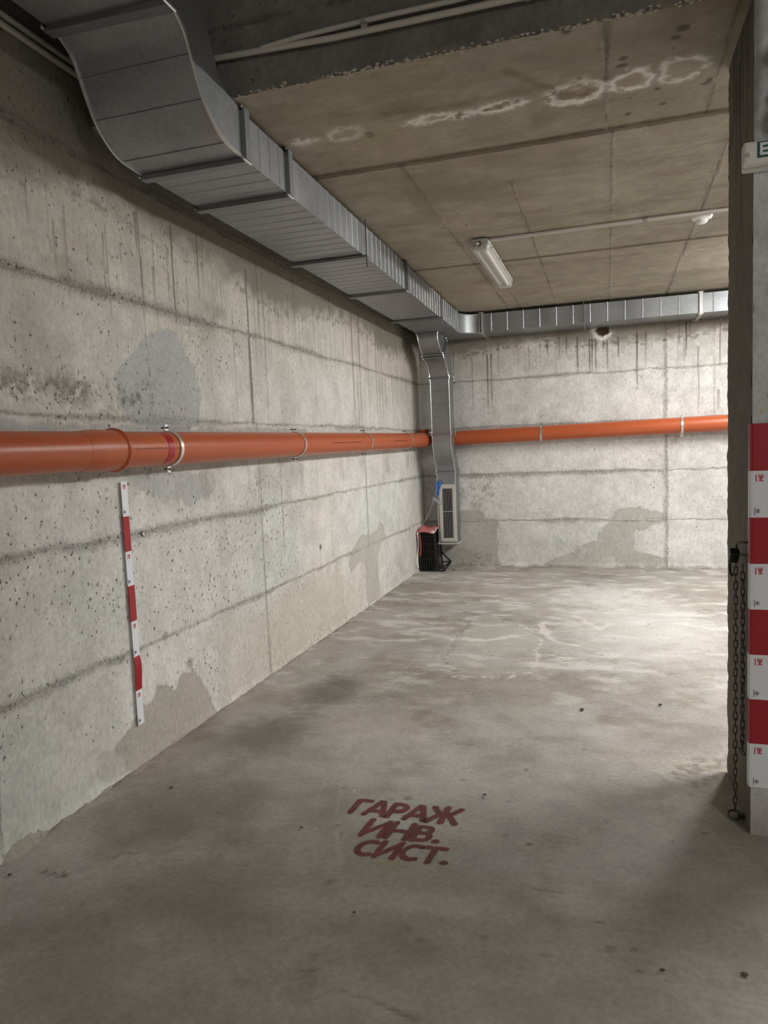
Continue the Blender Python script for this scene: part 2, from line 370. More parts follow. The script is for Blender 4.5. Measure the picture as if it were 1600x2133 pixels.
def axis(*parts):
    out = []
    for a, b_, st in parts: out.append(np.arange(a, b_-1e-6, st))
    return np.concatenate(out+[[parts[-1][1]]])
def PX(ax, v, i, j, pts): return [(at(x, y, ax, v)[i], at(x, y, ax, v)[j]) for x, y in pts]
SEAMS = (.571, 1.1325, 1.695, 2.2607, 2.828)

# ------------------------------------------------------------------ left wall
s = Slab(axis((YF, 1.8, .08), (1.8, 5.0, .008), (5.0, D, .0105)), axis((0, 2.9, .0085), (2.9, ZU, .02)), 11, (.73, .725, .695), (.56, .553, .52))
L = lambda *p: PX(0, 0, 1, 2, p)
s.mult(sm(fbm(s.U*3.2, s.V*.35, 1.5, 4, 40), .50, .75)*.35, (.80, .79, .75))            # faint vertical run marks
s.mult(sm(s.V, 1.65, 2.6)*.8, (.80, .755, .685))                                         # upper lifts are browner, with some shade painted in
s.paint((1-sm(s.V+s.wob*.5, .15, .75))*sm(s.U, 3.6, 4.6)*(1-sm(s.U, 5.6, 7.0)), (.55, .49, .385), .55)
s.paint(sm(s.wob2+s.wob*.5, .16, .26)*(1-sm(s.V, .3, .7))*sm(s.U, 3.2, 4.0), (.36, .29, .19), .35)
for z, a in zip(SEAMS, (.8, .85, .8, .9, .6)):
    s.seam(False, z, YF, D, .013 if z < 2 else .017, .006, amt=a*.8, ragged=.03, drip=.022 if z < 2.5 else .0)
for y, z0, z1, w_, a in ((4.295, 0, 1.13, .012, .7), (4.300, 1.13, 1.69, .008, .5), (4.62, .8, 1.69, .006, .5), (6.49, .55, 1.69, .012, .7), (2.03, 0, 1.13, .012, .8),
                         (4.25, 1.69, 2.26, .014, .8), (3.16, 1.69, 2.05, .006, .5), (6.37, 1.7, 2.3, .008, .6), (7.25, 1.9, 2.26, .010, .5), (5.55, .6, 1.1, .005, .35)):
    s.seam(True, y, z0, z1, w_, .002, amt=a, ragged=.012)
GREY = (.43, .435, .435); TAN = (.43, .40, .345)
s.patch(L((262,745),(290,722),(312,703),(335,688),(362,692),(380,722),(402,765),(418,830),(412,885),(340,905),(285,885),(252,838),(246,790)), GREY, wob=.07)
s.patch(L((262,985),(350,990),(445,984),(446,1012),(425,1035),(395,1046),(340,1036),(300,1012),(268,1002)), GREY, edge=.03, wob=.09, amt=.75)
s.patch(L((-200,872),(60,882),(250,892),(430,893),(640,897),(640,915),(-200,905)), (.40, .405, .40), edge=.02, wob=.05, amt=.7)
s.patch(L((262,1570),(262,1606),(300,1595),(380,1542),(452,1490),(436,1440),(418,1415),(400,1399),(382,1400),(372,1412),(368,1442),(348,1424),(326,1425),(317,1462),(296,1470),(276,1512),(240,1560)), TAN, edge=.006, wob=.06)
s.patch(L((180,1640),(262,1600),(262,1575),(225,1570),(200,1600)), (.47, .45, .40), edge=.03, wob=.10, amt=.6)
s.patch(L((725,1182),(732,1150),(752,1113),(768,1114),(786,1106),(791,1083),(800,1094),(803,1117),(791,1136),(786,1165),(789,1205),(792,1245),(766,1260),(760,1172),(752,1168),(732,1192)), (.49, .475, .42), edge=.008, wob=.05, amt=.85)
s.patch(L((440,1325),(700,1182),(712,1210),(720,1270),(560,1390),(470,1460)), (.57, .53, .455), edge=.08, wob=.25, amt=.45)
for (x, y, r) in ((395,1382,14),(345,1324,12),(252,1373,9)):
    p = at(x, y, 0, 0); s.blot(p.y, p.z, r*.0024, r*.0021, (.36, .33, .28), .8, .2)
s.paint(sm(fbm(s.U*2.2, s.V*.55, 2.2, 5, 61), .53, .66)*(1-sm(np.abs(s.V-1.33), .05, .12))*sm(s.U, 2.6, 3.6), (.33, .31, .27), .45)    # dirt below the pipe
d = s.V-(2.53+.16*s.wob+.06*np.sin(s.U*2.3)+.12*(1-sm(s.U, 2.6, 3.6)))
s.paint(sm(d, -.04, .14), (.17, .152, .122), .85)                                       # damp band along the top, duct shade painted in with it
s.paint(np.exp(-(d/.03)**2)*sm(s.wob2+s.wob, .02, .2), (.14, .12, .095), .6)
for (x, ya, yb, w_, a) in ((283,440,520,.005,.55),(290,440,590,.005,.6),(361,470,665,.006,.8),(412,490,612,.005,.8),(420,490,540,.004,.5),(519,560,880,.009,.6),(536,545,700,.006,.6),(552,560,870,.006,.4),
        (613,575,720,.006,.55),(656,640,840,.006,.4),(686,618,660,.008,.8),(735,650,870,.008,.75),(750,655,890,.008,.75),(784,690,880,.007,.6),(790,690,880,.006,.6),(796,690,900,.006,.5),(768,670,890,.005,.45),(817,780,850,.009,.5),(490,640,900,.005,.35)):
    p = at(x, ya, 0, 0); q = at(x, yb, 0, 0); s.streak((p.y+q.y)/2, p.z, q.z, w_*1.7, (.10, .088, .07), min(1, a*1.3), .012)
for k in range(70):
    y = random.uniform(2.4, 8.3); z = random.uniform(2.45, 2.66); s.streak(y, z, z-random.uniform(.08, .45), .007, amt=random.uniform(.3, .7))
for k in range(55):
    y = random.uniform(4.2, 8.3); z = random.choice((1.36, 1.13, .57)); s.streak(y, z, z-random.uniform(.05, .3), .005, (.27, .25, .21), random.uniform(.2, .45))
for (x, y, rx, ry, a) in ((140,560,.16,.07,.5),(190,600,.2,.05,.5),(450,650,.16,.06,.5),(430,690,.12,.10,.4),(60,680,.1,.2,.2),(120,760,.12,.16,.3),(40,330,.2,.1,.25)):
    p = at(x, y, 0, 0); s.blot(p.y, p.z, rx, ry, (.25, .245, .20), a)
p = at(668, 1140, 0, 0); s.blot(p.y, p.z, .022, .03, (.06, .04, .02), .9, .4); s.streak(p.y, p.z, p.z-.16, .006, (.25, .14, .06), .7)
hc = np.exp(-((s.V-1.80-.04*s.wob)/.07)**2)*sm(s.U, 2.0, 2.2)*(1-sm(s.U, 3.0, 3.4))
s.mult(hc*sm(s.wob2+s.wob, -.05, .2), (.55, .53, .48)); s.h -= hc*np.clip(s.wob2, 0, 1)*.03; s.rgh = np.maximum(s.rgh, hc*.8*sm(s.wob, -.15, .2))
s.pit = np.clip(s.pit + hc*.45 + .18*sm(s.V, .1, .5)*(1-sm(s.U, 3.2, 4.5)) + .2*np.exp(-((s.U-4.9)/.5)**2), 0, .9)
s.h += (1-sm(s.V, .0, .05))*(s.wob+.4)*.02
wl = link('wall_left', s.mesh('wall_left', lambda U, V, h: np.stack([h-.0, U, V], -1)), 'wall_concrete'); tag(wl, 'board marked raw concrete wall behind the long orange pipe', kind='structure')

# ------------------------------------------------------------------ back wall
s = Slab(axis((0, 3.7, .0095), (3.7, XR, .1)), axis((0, ZC+.06, .0095)), 23, (.73, .73, .715), (.57, .57, .555))
B = lambda *p: PX(1, D, 0, 2, p)
Bz = lambda *p: PX(1, D, 0, 2, [(900+x/2.424, 820+y/2.424) for x, y in p])
s.mult(sm(fbm(s.U*3, s.V*.35, 1.5, 4, 43), .5, .75)*.3, (.80, .79, .76))
for z, a in zip(SEAMS, (.85, .9, .8, .85, .5)): s.seam(False, z+(-.005 if z < 1.5 else 0), 0, XR, .016, .007, amt=a*.85, ragged=.03, drip=.02)
s.seam(True, 2.832, 0, ZC, .020, .004, amt=.75, ragged=.012); s.seam(True, 3.33, 1.7, 2.7, .006, .001, amt=.5, ragged=.006); s.seam(True, .98, 2.3, 2.8, .006, .001, amt=.35)
s.patch(Bz((905,640),(922,590),(962,575),(1050,577),(1105,594),(1172,600),(1182,640),(1130,662),(1080,682),(1016,690),(1020,790),(1110,815),(1182,830),(1184,880),(540,880),(600,842),(720,802),(742,768),(822,744),(862,682)), (.45, .44, .40), edge=.010, wob=.06, amt=.9)
s.patch(Bz((140,590),(240,588),(272,622),(332,640),(338,880),(60,880),(80,770),(150,750)), (.42, .405, .365), edge=.015, wob=.06, amt=.8)
s.patch(Bz((60,770),(200,790),(320,850),(330,885),(40,885)), (.40, .395, .37), edge=.03, wob=.12, amt=.7)
br = sm(s.wob2+s.wob*.6, .10, .22)
for (x, y, rx, ry) in ((240,500,.35,.20),(180,830,.3,.12)):
    p = Bz((x, y))[0]; g = np.exp(-((s.U-p[0])/rx)**2-((s.V-p[1])/ry)**2); s.mult(br*g, (.62, .56, .48))
for (x, y, rx, ry) in ((870,780,.35,.10),(930,840,.25,.06)):
    p = Bz((x, y))[0]; g = np.exp(-((s.U-p[0])/rx)**2-((s.V-p[1])/ry)**2); s.paint(sm(s.wob+s.wob2*.5, .02, .14)*g, (.62, .61, .58), .6)
s.mult(sm(s.V+s.wob*.3, 1.9, 2.7)*.75, (.80, .765, .715))
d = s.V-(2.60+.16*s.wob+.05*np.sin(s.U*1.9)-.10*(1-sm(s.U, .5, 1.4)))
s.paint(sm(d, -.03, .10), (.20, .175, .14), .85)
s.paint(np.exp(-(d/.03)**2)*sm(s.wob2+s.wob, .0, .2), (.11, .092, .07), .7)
for x, ya, yb, w_, a in ((1016,735,860,.007,.7),(1024,735,845,.007,.7),(985,740,850,.006,.5),(945,735,800,.006,.7),(1140,715,735,.006,.7),(1203,700,772,.008,.8),(1228,705,775,.007,.8),(1234,705,772,.007,.8),(1241,702,773,.007,.7),(1257,703,725,.006,.8),(1265,700,765,.007,.8),(1288,700,740,.008,.7),(1327,690,808,.008,.8),(1345,690,760,.007,.6),(1429,668,738,.008,.8),(1437,668,700,.006,.6),(1455,720,860,.005,.6),(1415,665,715,.006,.4),(1180,700,740,.007,.5),(1165,700,745,.006,.5),(1500,670,760,.007,.5),(1497,810,850,.012,.4)):
    p = at(x, ya, 1, D); q = at(x, yb, 1, D); s.streak((p.x+q.x)/2, p.z, q.z, w_*1.6, (.09, .075, .058), min(1, a*1.25), .012)
for k in range(40):
    x = random.uniform(.5, 3.4); z = random.uniform(2.58, 2.70); s.streak(x, z, z-random.uniform(.08, .35), .006, (.16, .14, .11), random.uniform(.2, .5))
p = at(1257, 688, 1, D); d = np.hypot((s.U-p.x)/1.15, s.V-p.z)+s.wob*.06+s.wob2*.03
s.paint(np.exp(-((d-.085)/.025)**2)*sm(s.wob2-(s.U-p.x)*2-(s.V-p.z)*2, -.35, .05), (.80, .79, .76), .95)
s.paint(1-sm(d, .05, .08), (.085, .055, .035), .95); s.h -= (1-sm(d, .03, .075))*.045
s.pit *= .75; s.h += (1-sm(s.V, .0, .06))*(s.wob+.3)*.03
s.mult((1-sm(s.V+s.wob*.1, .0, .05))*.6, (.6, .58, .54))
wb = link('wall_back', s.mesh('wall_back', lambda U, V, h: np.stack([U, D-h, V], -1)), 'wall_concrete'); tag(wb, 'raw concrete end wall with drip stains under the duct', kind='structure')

# ------------------------------------------------------------------ floor
s = Slab(axis((0, 3.4, .0115), (3.4, XR, .06)), axis((YF, .9, .08), (.9, 3.6, .0105), (3.6, D, .0155)), 37, (.455, .435, .405), (.345, .325, .298))
s.pit *= .16
FL = lambda *p: PX(2, 0, 0, 1, p)
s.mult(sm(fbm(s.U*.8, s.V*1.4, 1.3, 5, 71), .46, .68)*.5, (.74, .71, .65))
s.paint(sm(fbm(s.U*1.0, s.V*1.9, 4.6, 6, 73, .62), .52, .72)*sm(s.V, 3.2, 5.0), (.70, .69, .66), .6); s.mult(sm(fbm(s.U, s.V*1.5, 3.1, 6, 79, .62), .50, .70)*.55*sm(s.V, 2.6, 4.0), (.72, .665, .59))    # chalky worn patches, whitened towards the back to carry lamp light
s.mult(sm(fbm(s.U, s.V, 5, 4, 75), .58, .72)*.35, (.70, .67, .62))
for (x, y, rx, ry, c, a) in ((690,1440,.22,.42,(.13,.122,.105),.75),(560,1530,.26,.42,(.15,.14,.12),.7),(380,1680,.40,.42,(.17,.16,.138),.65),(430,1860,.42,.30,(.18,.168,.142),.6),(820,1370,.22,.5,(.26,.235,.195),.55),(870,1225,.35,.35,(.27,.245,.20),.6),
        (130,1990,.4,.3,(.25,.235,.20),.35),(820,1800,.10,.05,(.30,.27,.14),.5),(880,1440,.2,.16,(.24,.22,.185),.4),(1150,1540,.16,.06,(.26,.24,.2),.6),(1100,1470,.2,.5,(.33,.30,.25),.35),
        (1190,1870,.16,.10,(.52,.50,.44),.55),(900,1880,.32,.08,(.46,.45,.42),.5),(620,1880,.22,.08,(.43,.42,.39),.45),(1000,1790,.3,.12,(.36,.36,.345),.4),(1450,1590,.3,.10,(.52,.47,.40),.5),(1050,1330,.4,.45,(.50,.47,.42),.4),(1330,1300,.75,1.6,(.66,.65,.63),.6),(1250,1240,.6,.6,(.68,.67,.65),.6),(1400,1900,.3,.2,(.34,.30,.27),.3),(1060,2010,.1,.06,(.25,.235,.2),.5)):  # big pale blots at the back right paint lamp light into the floor
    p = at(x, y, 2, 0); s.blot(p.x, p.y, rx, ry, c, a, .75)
# spalled screed patch with a raised broken edge
d = sdline(s.U, s.V, FL((985,1280),(972,1300),(950,1330),(944,1346),(920,1370),(935,1385),(948,1408)))+s.wob*.09+s.wob2*.05
s.paint(np.exp(-(d/.012)**2)*sm(s.wob, -.2, .15), (.14, .13, .11), .75); s.h -= np.exp(-(d/.012)**2)*.006
d = sdpoly(s.U, s.V, FL((985,1285),(1010,1282),(1080,1300),(1130,1330),(1110,1400),(1050,1412),(950,1410),(924,1372)))+s.wob*.09+s.wob2*.06
s.paint(1-sm(d, -.10, .05), (.47, .46, .42), .35); s.h += (1-sm(d, -.02, .01))*.004; s.paint(np.exp(-(d/.015)**2)*sm(s.wob2, -.05, .15), (.68, .66, .62), .7)
for pts in (((1130,1300),(1140,1330),(1200,1345)),((1205,1285),(1250,1310),(1272,1300)),((930,1330),(1010,1335),(1080,1325))):
    d = sdline(s.U, s.V, FL(*pts))+s.wob*.10+s.wob2*.05; s.paint(1-sm(d, .01, .035), (.68, .66, .61), .7)
def tyre(pts, a=.5):
    d = sdline(s.U, s.V, FL(*pts)); s.paint((1-sm(d, .002, .009))*sm(s.wob2+s.wob, -.2, .1), (.52, .51, .48), a*.7)
tyre(((820,1500),(765,1550),(715,1620),(702,1690),(703,1760),(712,1830),(728,1880))); tyre(((750,1540),(700,1590),(665,1650),(655,1720),(655,1840)), .35)
for pts in (((620,2022),(655,2020)),((712,2063),(780,2085),(865,2125)),((1180,1862),(1110,1850)),((235,1790),(250,1775),(285,1778)),((985,1660),(1010,1664))):
    d = sdline(s.U, s.V, FL(*pts))+s.wob*.015; s.paint(np.exp(-(d/.006)**2), (.15, .14, .12), .7); s.h -= np.exp(-(d/.008)**2)*.003
for k in range(60):      # drops, oil spots
    p = at(random.uniform(650, 1500), random.uniform(1210, 2050), 2, 0); s.blot(p.x, p.y, random.uniform(.008, .022), random.uniform(.008, .02), (.15, .14, .12), random.uniform(.3, .75), .4, .2)
rg = sdpoly(s.U, s.V, FL((1445,1640),(1517,1607),(1517,1575),(1450,1580),(1400,1610)))+s.wob*.2+s.wob2*.1; s.h -= (1-sm(rg, -.03, .05))*.012*(s.wob2+.6); s.mult((1-sm(rg, -.02, .05))*sm(s.wob2, -.05, .1), (.65, .62, .58))
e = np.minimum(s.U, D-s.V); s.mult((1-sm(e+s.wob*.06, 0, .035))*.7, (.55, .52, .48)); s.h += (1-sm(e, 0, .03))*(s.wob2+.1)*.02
FLS = s
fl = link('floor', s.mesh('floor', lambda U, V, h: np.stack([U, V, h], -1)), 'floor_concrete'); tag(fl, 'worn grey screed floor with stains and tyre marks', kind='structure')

# ------------------------------------------------------------------ lower slab (ceiling), upper slab, downstand face
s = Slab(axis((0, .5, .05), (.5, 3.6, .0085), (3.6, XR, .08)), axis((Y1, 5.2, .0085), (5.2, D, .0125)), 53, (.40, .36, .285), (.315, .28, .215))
s.pit = s.pit*.10
C = lambda *p: PX(2, ZC, 0, 1, p)
s.mult(sm(fbm(s.U*.7, s.V*2.0, 2.2, 5, 81), .5, .68)*.4, (.78, .76, .72))
s.mult(sm(fbm(s.U*1.2, s.V*5.0, 2.0, 5, 83), .55, .70)*.35, (.70, .66, .60))
for y, hw_ in ((3.8116, .030), (6.098, .025)):
    d = np.abs(s.V-y)+s.wob2*.008; m_ = 1-sm(d, hw_-.004, hw_+.004); s.mult(m_*.95, (.46, .425, .37)); s.h += m_*.007
    s.mult(np.exp(-((s.V-y+hw_)/.008)**2)*.6*sm(s.wob2, -.15, .1), (.45, .42, .37)); s.mult(np.exp(-((s.V-y-hw_)/.008)**2)*.7*sm(s.wob2, -.2, .05), (.4, .37, .32))
for x, y0, y1, w_ in ((2.215, Y1, 3.8, .010), (2.245, 3.8, D, .007), (1.689, 4.3, D, .008), (2.812, 3.8, D, .010), (1.17, 3.8, D, .009), (1.30, 4.6, D, .006), (2.66, Y1, 3.8, .007)):
    s.seam(True, x, y0, y1, w_, -.002, (.62, .59, .54), .62, .012)
def Z5(*p): return C(*[(500+x/1.4545, y/1.4545) for x, y in p])
def ell(cx, cy, rx, ry, tilt=-.2, n=14): return [(cx+rx*math.cos(t)-0*ry, cy+ry*math.sin(t)+tilt*rx*math.cos(t)) for t in [2*math.pi*k/n for k in range(n)]]
BROWN = (.22, .17, .115); WHITE = (.80, .78, .71)
for cx, cy, rx, ry, fill, a, wd in ((205,428,30,5,None,.8,.03),(322,407,52,18,(.50,.46,.38),.9,.022),(565,362,75,10,(.44,.39,.30),.85,.018),(750,330,100,10,BROWN,.85,.02),(1028,280,85,32,BROWN,1.0,.024),(1185,244,66,30,(.40,.33,.24),1.0,.018),(1335,212,72,34,(.42,.37,.29),.75,.016),(435,385,80,20,(.45,.41,.33),0,.02)):
    pg = Z5(*ell(cx, cy, rx, ry)); d = sdpoly(s.U, s.V, pg)+s.wob*.09+s.wob2*.06
    if fill: s.paint((1-sm(d, -.02, .02)), fill, .75 if fill == BROWN else .6)
    if fill == BROWN: s.paint((1-sm(d, -.04, .0))*sm(s.wob, .0, .12), (.40, .34, .25), .6)
    s.paint(np.exp(-(d/wd)**2)*sm(s.wob2+s.wob*.5, -.26, -.04), WHITE, a*1.15)
d = sdline(s.U, s.V, Z5((440,345),(700,310),(860,270),(1000,255),(1110,235)))+s.wob*.10; s.mult(np.exp(-(d/.035)**2)*.7, (.62, .58, .52))
d = sdline(s.U, s.V, Z5((810,215),(880,245),(930,262))); s.mult(np.exp(-((d+s.wob*.05)/.02)**2)*.6, (.6, .56, .5))
p = Z5((920,360))[0]; s.blot(p[0], p[1], .09, .10, (.24, .20, .14), .6)
for (x, y, rx, ry) in ((1425,58,.05,.03),(1408,79,.035,.02),(1298,122,.03,.02),(1295,137,.05,.02),(1370,186,.028,.018),(1381,217,.03,.022),(1478,167,.03,.025),(1470,175,.05,.015),(1402,101,.012,.012),(1312,205,.01,.01),(1308,238,.03,.02),(1180,60,.04,.05),(770,280,.05,.05)):
    p = at(x, y, 2, ZC); s.blot(p.x, p.y, rx*.55, ry*.9, (.10, .08, .06), .8, .35, .25)
for (x, y, rx, ry, c, a) in ((900,390,.22,.35,(.26,.225,.16),.6),(960,400,.28,.20,(.25,.215,.155),.55),(885,430,.08,.5,(.24,.205,.15),.5),(1010,385,.2,.14,(.24,.21,.15),.6),(760,280,.25,.2,(.36,.31,.19),.45),(1070,410,.2,.2,(.30,.26,.19),.4),(880,520,.2,.3,(.27,.235,.17),.45),(1130,460,.22,.3,(.28,.245,.18),.45),(950,600,.25,.5,(.30,.26,.19),.4)):
    p = at(x, y, 2, ZC); s.blot(p.x, p.y, rx, ry, c, a, .6, .45)
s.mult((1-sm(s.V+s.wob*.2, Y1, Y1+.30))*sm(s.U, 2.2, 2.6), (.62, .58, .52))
s.h += (1-sm(s.V, Y1, Y1+.02))*(s.wob2)*.02
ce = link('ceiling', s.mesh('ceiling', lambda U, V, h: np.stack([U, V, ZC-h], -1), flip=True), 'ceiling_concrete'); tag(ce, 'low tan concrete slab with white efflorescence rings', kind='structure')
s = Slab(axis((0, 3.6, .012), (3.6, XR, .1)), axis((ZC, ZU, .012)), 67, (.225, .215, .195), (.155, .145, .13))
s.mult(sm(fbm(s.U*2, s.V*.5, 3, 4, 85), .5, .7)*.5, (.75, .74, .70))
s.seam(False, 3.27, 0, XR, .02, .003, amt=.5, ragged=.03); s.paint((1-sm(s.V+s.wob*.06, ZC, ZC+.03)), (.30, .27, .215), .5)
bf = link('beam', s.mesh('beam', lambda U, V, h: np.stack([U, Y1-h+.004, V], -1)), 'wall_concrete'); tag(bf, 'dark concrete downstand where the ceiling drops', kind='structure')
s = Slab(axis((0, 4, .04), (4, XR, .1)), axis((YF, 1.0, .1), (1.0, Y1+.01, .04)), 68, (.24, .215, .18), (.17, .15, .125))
for y in (2.2, 1.1): s.seam(False, y, 0, XR, .03, -.004, amt=.7)
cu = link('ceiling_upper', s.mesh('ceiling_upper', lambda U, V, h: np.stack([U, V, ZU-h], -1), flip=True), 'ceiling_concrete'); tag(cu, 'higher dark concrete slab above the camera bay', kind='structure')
for nm, a, b_ in (('wall_right', (XR, YF, 0), (XR+.2, D, ZU)), ('wall_front', (0, YF-.2, 0), (XR, YF, ZU))):
    o = MB().box(a, b_).build(nm, 'raw_concrete'); tag(o, 'plain concrete wall closing the garage bay', kind='structure')

# loose pebbles showing along the arris of the downstand
mb = MB()
rr = random.Random(3)
for k in range(230):
    x = rr.uniform(.745, 3.2); r = rr.uniform(.004, .011); c = Vector((x, Y1-.003+rr.uniform(-.006, .012), ZC+rr.uniform(-.004, .012)))
    v = [c+Vector((math.cos(t)*r*rr.uniform(.8, 1.5), math.sin(t)*r, 0)) for t in (0, 1.26, 2.51, 3.77, 5.03)]
    mb.add(v+[c+Vector((0, 0, r*.8)), c-Vector((0, 0, r*.8))], [(i, (i+1) % 5, 5) for i in range(5)]+[((i+1) % 5, i, 6) for i in range(5)])
tag(mb.build('exposed_aggregate', 'aggregate'), 'row of small stones exposed along the slab edge', kind='stuff')

# ------------------------------------------------------------------ column
cx1 = 3.22
s = Slab(axis((Y1, Y2, .010)), axis((0, ZC+.0, .010)), 91, (.215, .195, .165), (.165, .15, .125))  # side face coloured darker to carry the shade on its unlit side
for y, z0, z1, w_ in ((2.93,2.99,2.45,.007),(2.98,2.99,2.38,.012),(3.05,2.99,2.62,.010),(3.10,2.99,2.30,.014),(3.14,2.9,2.56,.02),(3.20,2.99,2.5,.012),(3.06,2.5,2.1,.005),(3.18,2.3,2.05,.006),(3.26,2.99,2.7,.02)):
    s.streak(y, z0, z1, w_, (.025, .022, .02), .9)
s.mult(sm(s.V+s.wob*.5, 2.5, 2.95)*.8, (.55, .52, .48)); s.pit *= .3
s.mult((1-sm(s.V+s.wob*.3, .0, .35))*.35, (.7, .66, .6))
s.h += (1-sm(s.U-Y1, 0, .02))*s.wob2*.012 + sm(s.U, Y2-.02, Y2)*s.wob2*.010
colr = empty('column', (XC+.26, (Y1+Y2)/2, 0)); tag(colr, 'square concrete column with striped tape and a chain', kind='structure')
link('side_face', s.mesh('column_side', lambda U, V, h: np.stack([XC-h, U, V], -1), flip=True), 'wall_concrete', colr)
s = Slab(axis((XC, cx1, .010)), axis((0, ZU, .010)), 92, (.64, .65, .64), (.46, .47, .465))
s.mult((1-sm(s.U-XC+s.wob*.05, .0, .03))*sm(s.V, 2.4, 2.6), (.5, .48, .44))
for z, r in ((2.62, .03), (2.55, .05), (2.76, .04), (1.63, .012)): s.blot(XC+.06, z, r, r*1.2, (.12, .115, .105), .8, .5)
p = at(1586, 857, 1, Y1); s.blot(p.x, p.z, .010, .012, (.50, .42, .14), .9, .3)
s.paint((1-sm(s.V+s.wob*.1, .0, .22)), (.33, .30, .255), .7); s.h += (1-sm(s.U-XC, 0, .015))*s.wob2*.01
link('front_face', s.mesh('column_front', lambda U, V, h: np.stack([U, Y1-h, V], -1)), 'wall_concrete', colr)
MB().box((XC+.012, Y1+.012, 0), (cx1, Y2, ZU)).build('core', 'raw_concrete', colr)

# mortar fillet at the foot of the left wall
for i, (ya, yb, hh) in enumerate(((2.0, 2.26, .045), (2.55, 2.66, .02), (3.05, 3.30, .02), (3.9, 4.15, .02), (8.2, 8.6, .02))):
    n_ = 14; mb = MB(); sts = []
    for k in range(n_+1):
        t = k/n_; y = ya+(yb-ya)*t; e = math.sin(math.pi*min(max(t, .03), .97))**.5; a = hh*e*random.uniform(.8, 1.1)
        sts.append([(-.01, y, -.01), (a*1.0, y, -.004), (a*.45, y, a*.55), (-.01, y, a*1.2)])
    mb.loft(sts); o = mb.build('trim_%d' % (i+1), 'mortar', smooth=True, auto=40); tag(o, 'crumbly mortar fillet at the foot of the wall', kind='structure')

# ------------------------------------------------------------------ ducts
def catmull(P, n):
    P = [Vector(p) for p in P]; out = []
    Q = [2*P[0]-P[1]]+P+[2*P[-1]-P[-2]]
    for i in range(len(P)-1):
        a, b_, c, d_ = Q[i:i+4]
        for k in range(n):
            t = k/n; out.append(.5*((2*b_)+(c-a)*t+(2*a-5*b_+4*c-d_)*t*t+(3*b_-a-3*c+d_)*t**3))
    return out+[P[-1]]
def dx0(y): return .212-.006*(y-2.9)          # left side of main duct
def dx1(y): return .716-.0165*(y-2.9)         # right side
def dzb(y): return 2.772-.004*(y-2.9)
DZT = 2.966
def rect(y, g=0.0): return [(dx0(y)-g, y, dzb(y)-g), (dx1(y)+g, y, dzb(y)-g), (dx1(y)+g, y, DZT+g), (dx0(y)-g, y, DZT+g)]
def straight(y0, y1, first=.05, step=.105):
    sts = [rect(y0)]; y = y0+first
    while y < y1-.04:
        sts += [rect(y-.005), rect(y-.0015, .0028), rect(y+.0015, .0028), rect(y+.005)]; y += step
    return sts+[rect(y1)]
main = empty('ventilation_duct', (.45, 5.5, 2.77), 'long galvanised duct with swan neck bend hung along the left wall', 'duct', 'galvanised ventilation ducts')
bot_l = [(2.925,2.772),(2.76,2.80),(2.645,2.90),(2.59,2.995),(2.553,3.07),(2.515,3.115),(2.45,3.135),(2.385,3.137)]
bot_r = [(2.925,2.772),(2.72,2.778),(2.60,2.83),(2.525,2.925),(2.495,2.985),(2.470,3.05),(2.425,3.105),(2.385,3.118)]
bot = [((a[0]+b_[0])/2, (a[1]+b_[1])/2) for a, b_ in zip(bot_l, bot_r)]
top = [(2.925,2.975),(2.82,2.99),(2.745,3.03),(2.70,3.11),(2.665,3.18),(2.62,3.25),(2.52,3.32),(2.385,3.335)]
bl = catmull([(0, *p) for p in bot], 5); tl = catmull([(0, *p) for p in top], 5)
mb = MB().loft([[(dx0(2.9), b_.y, b_.z), (dx1(2.9), b_.y, b_.z), (dx1(2.9), t.y, t.z), (dx0(2.9), t.y, t.z)] for b_, t in zip(bl, tl)])
bend = mb.build('swan_neck_bend', 'galvanised_steel', main, smooth=True, auto=50)
for x, sgn in ((dx0(2.9), -1), (dx1(2.9), 1)):
    MB().loft([[(x-.004, p.y-.004, p.z-.007), (x+.004, p.y-.004, p.z-.007), (x+.004, p.y+.003, p.z+.006), (x-.004, p.y+.003, p.z+.006)] for p in bl]).build('folded_seam', 'bright_steel', bend, smooth=True, auto=40)
for (ka, kb) in ((11, 11), (19, 19), (4, 4)):
    p = bl[ka]; MB().bar((dx0(2.9)+.002, p.y-.001, p.z-.001), (dx1(2.9)-.002, p.y-.001, p.z-.001), .004, .003).build('cross_seam', 'flange_steel', bend)
for y0, y1 in ((2.93, 3.395), (3.395, 5.73), (5.73, 7.95)):
    MB().loft(straight(y0, y1)).build('duct_section', 'galvanised_steel', main)
near = [[(dx0(2.9), y, 3.128), (dx1(2.9), y, 3.118), (dx1(2.9), y, 3.335), (dx0(2.9), y, 3.335)] for y in (2.385, 1.3, YF+.02)]
MB().loft(near).build('duct_section', 'galvanised_steel', main)
def ring_frame(pts, axis_v, wdt, out, name, par, mat='flange_steel'):
    """rectangular flange: four angle bars round an opening, with corner bolts"""
    o = MB(); pts = [Vector(p) for p in pts]; c = sum(pts, Vector())/4; av = Vector(axis_v).normalized()
    P = [p + sum(((p-q).normalized()*out*.5 for q in (pts[i-1], pts[(i+1) % 4])), Vector()) for i, p in enumerate(pts)]
    for i in range(4):
        a, b_ = P[i], P[(i+1) % 4]; nrm = ((a+b_)/2-c); nrm -= (b_-a).normalized()*nrm.dot((b_-a).normalized()); nrm.normalize()
        o.bar(a, b_, wdt, out, nrm)
    f = o.build(name, mat, par)
    for p in P:
        b2 = MB().tube([p-av*(wdt*.5+.012), p+av*(wdt*.5+.012)], .006, 6).build('bolt', 'bright_steel', f)
    return f
for y in (2.93, 3.395, 5.73): ring_frame(rect(y), (0, 1, 0), .045, .022, 'flange', main)
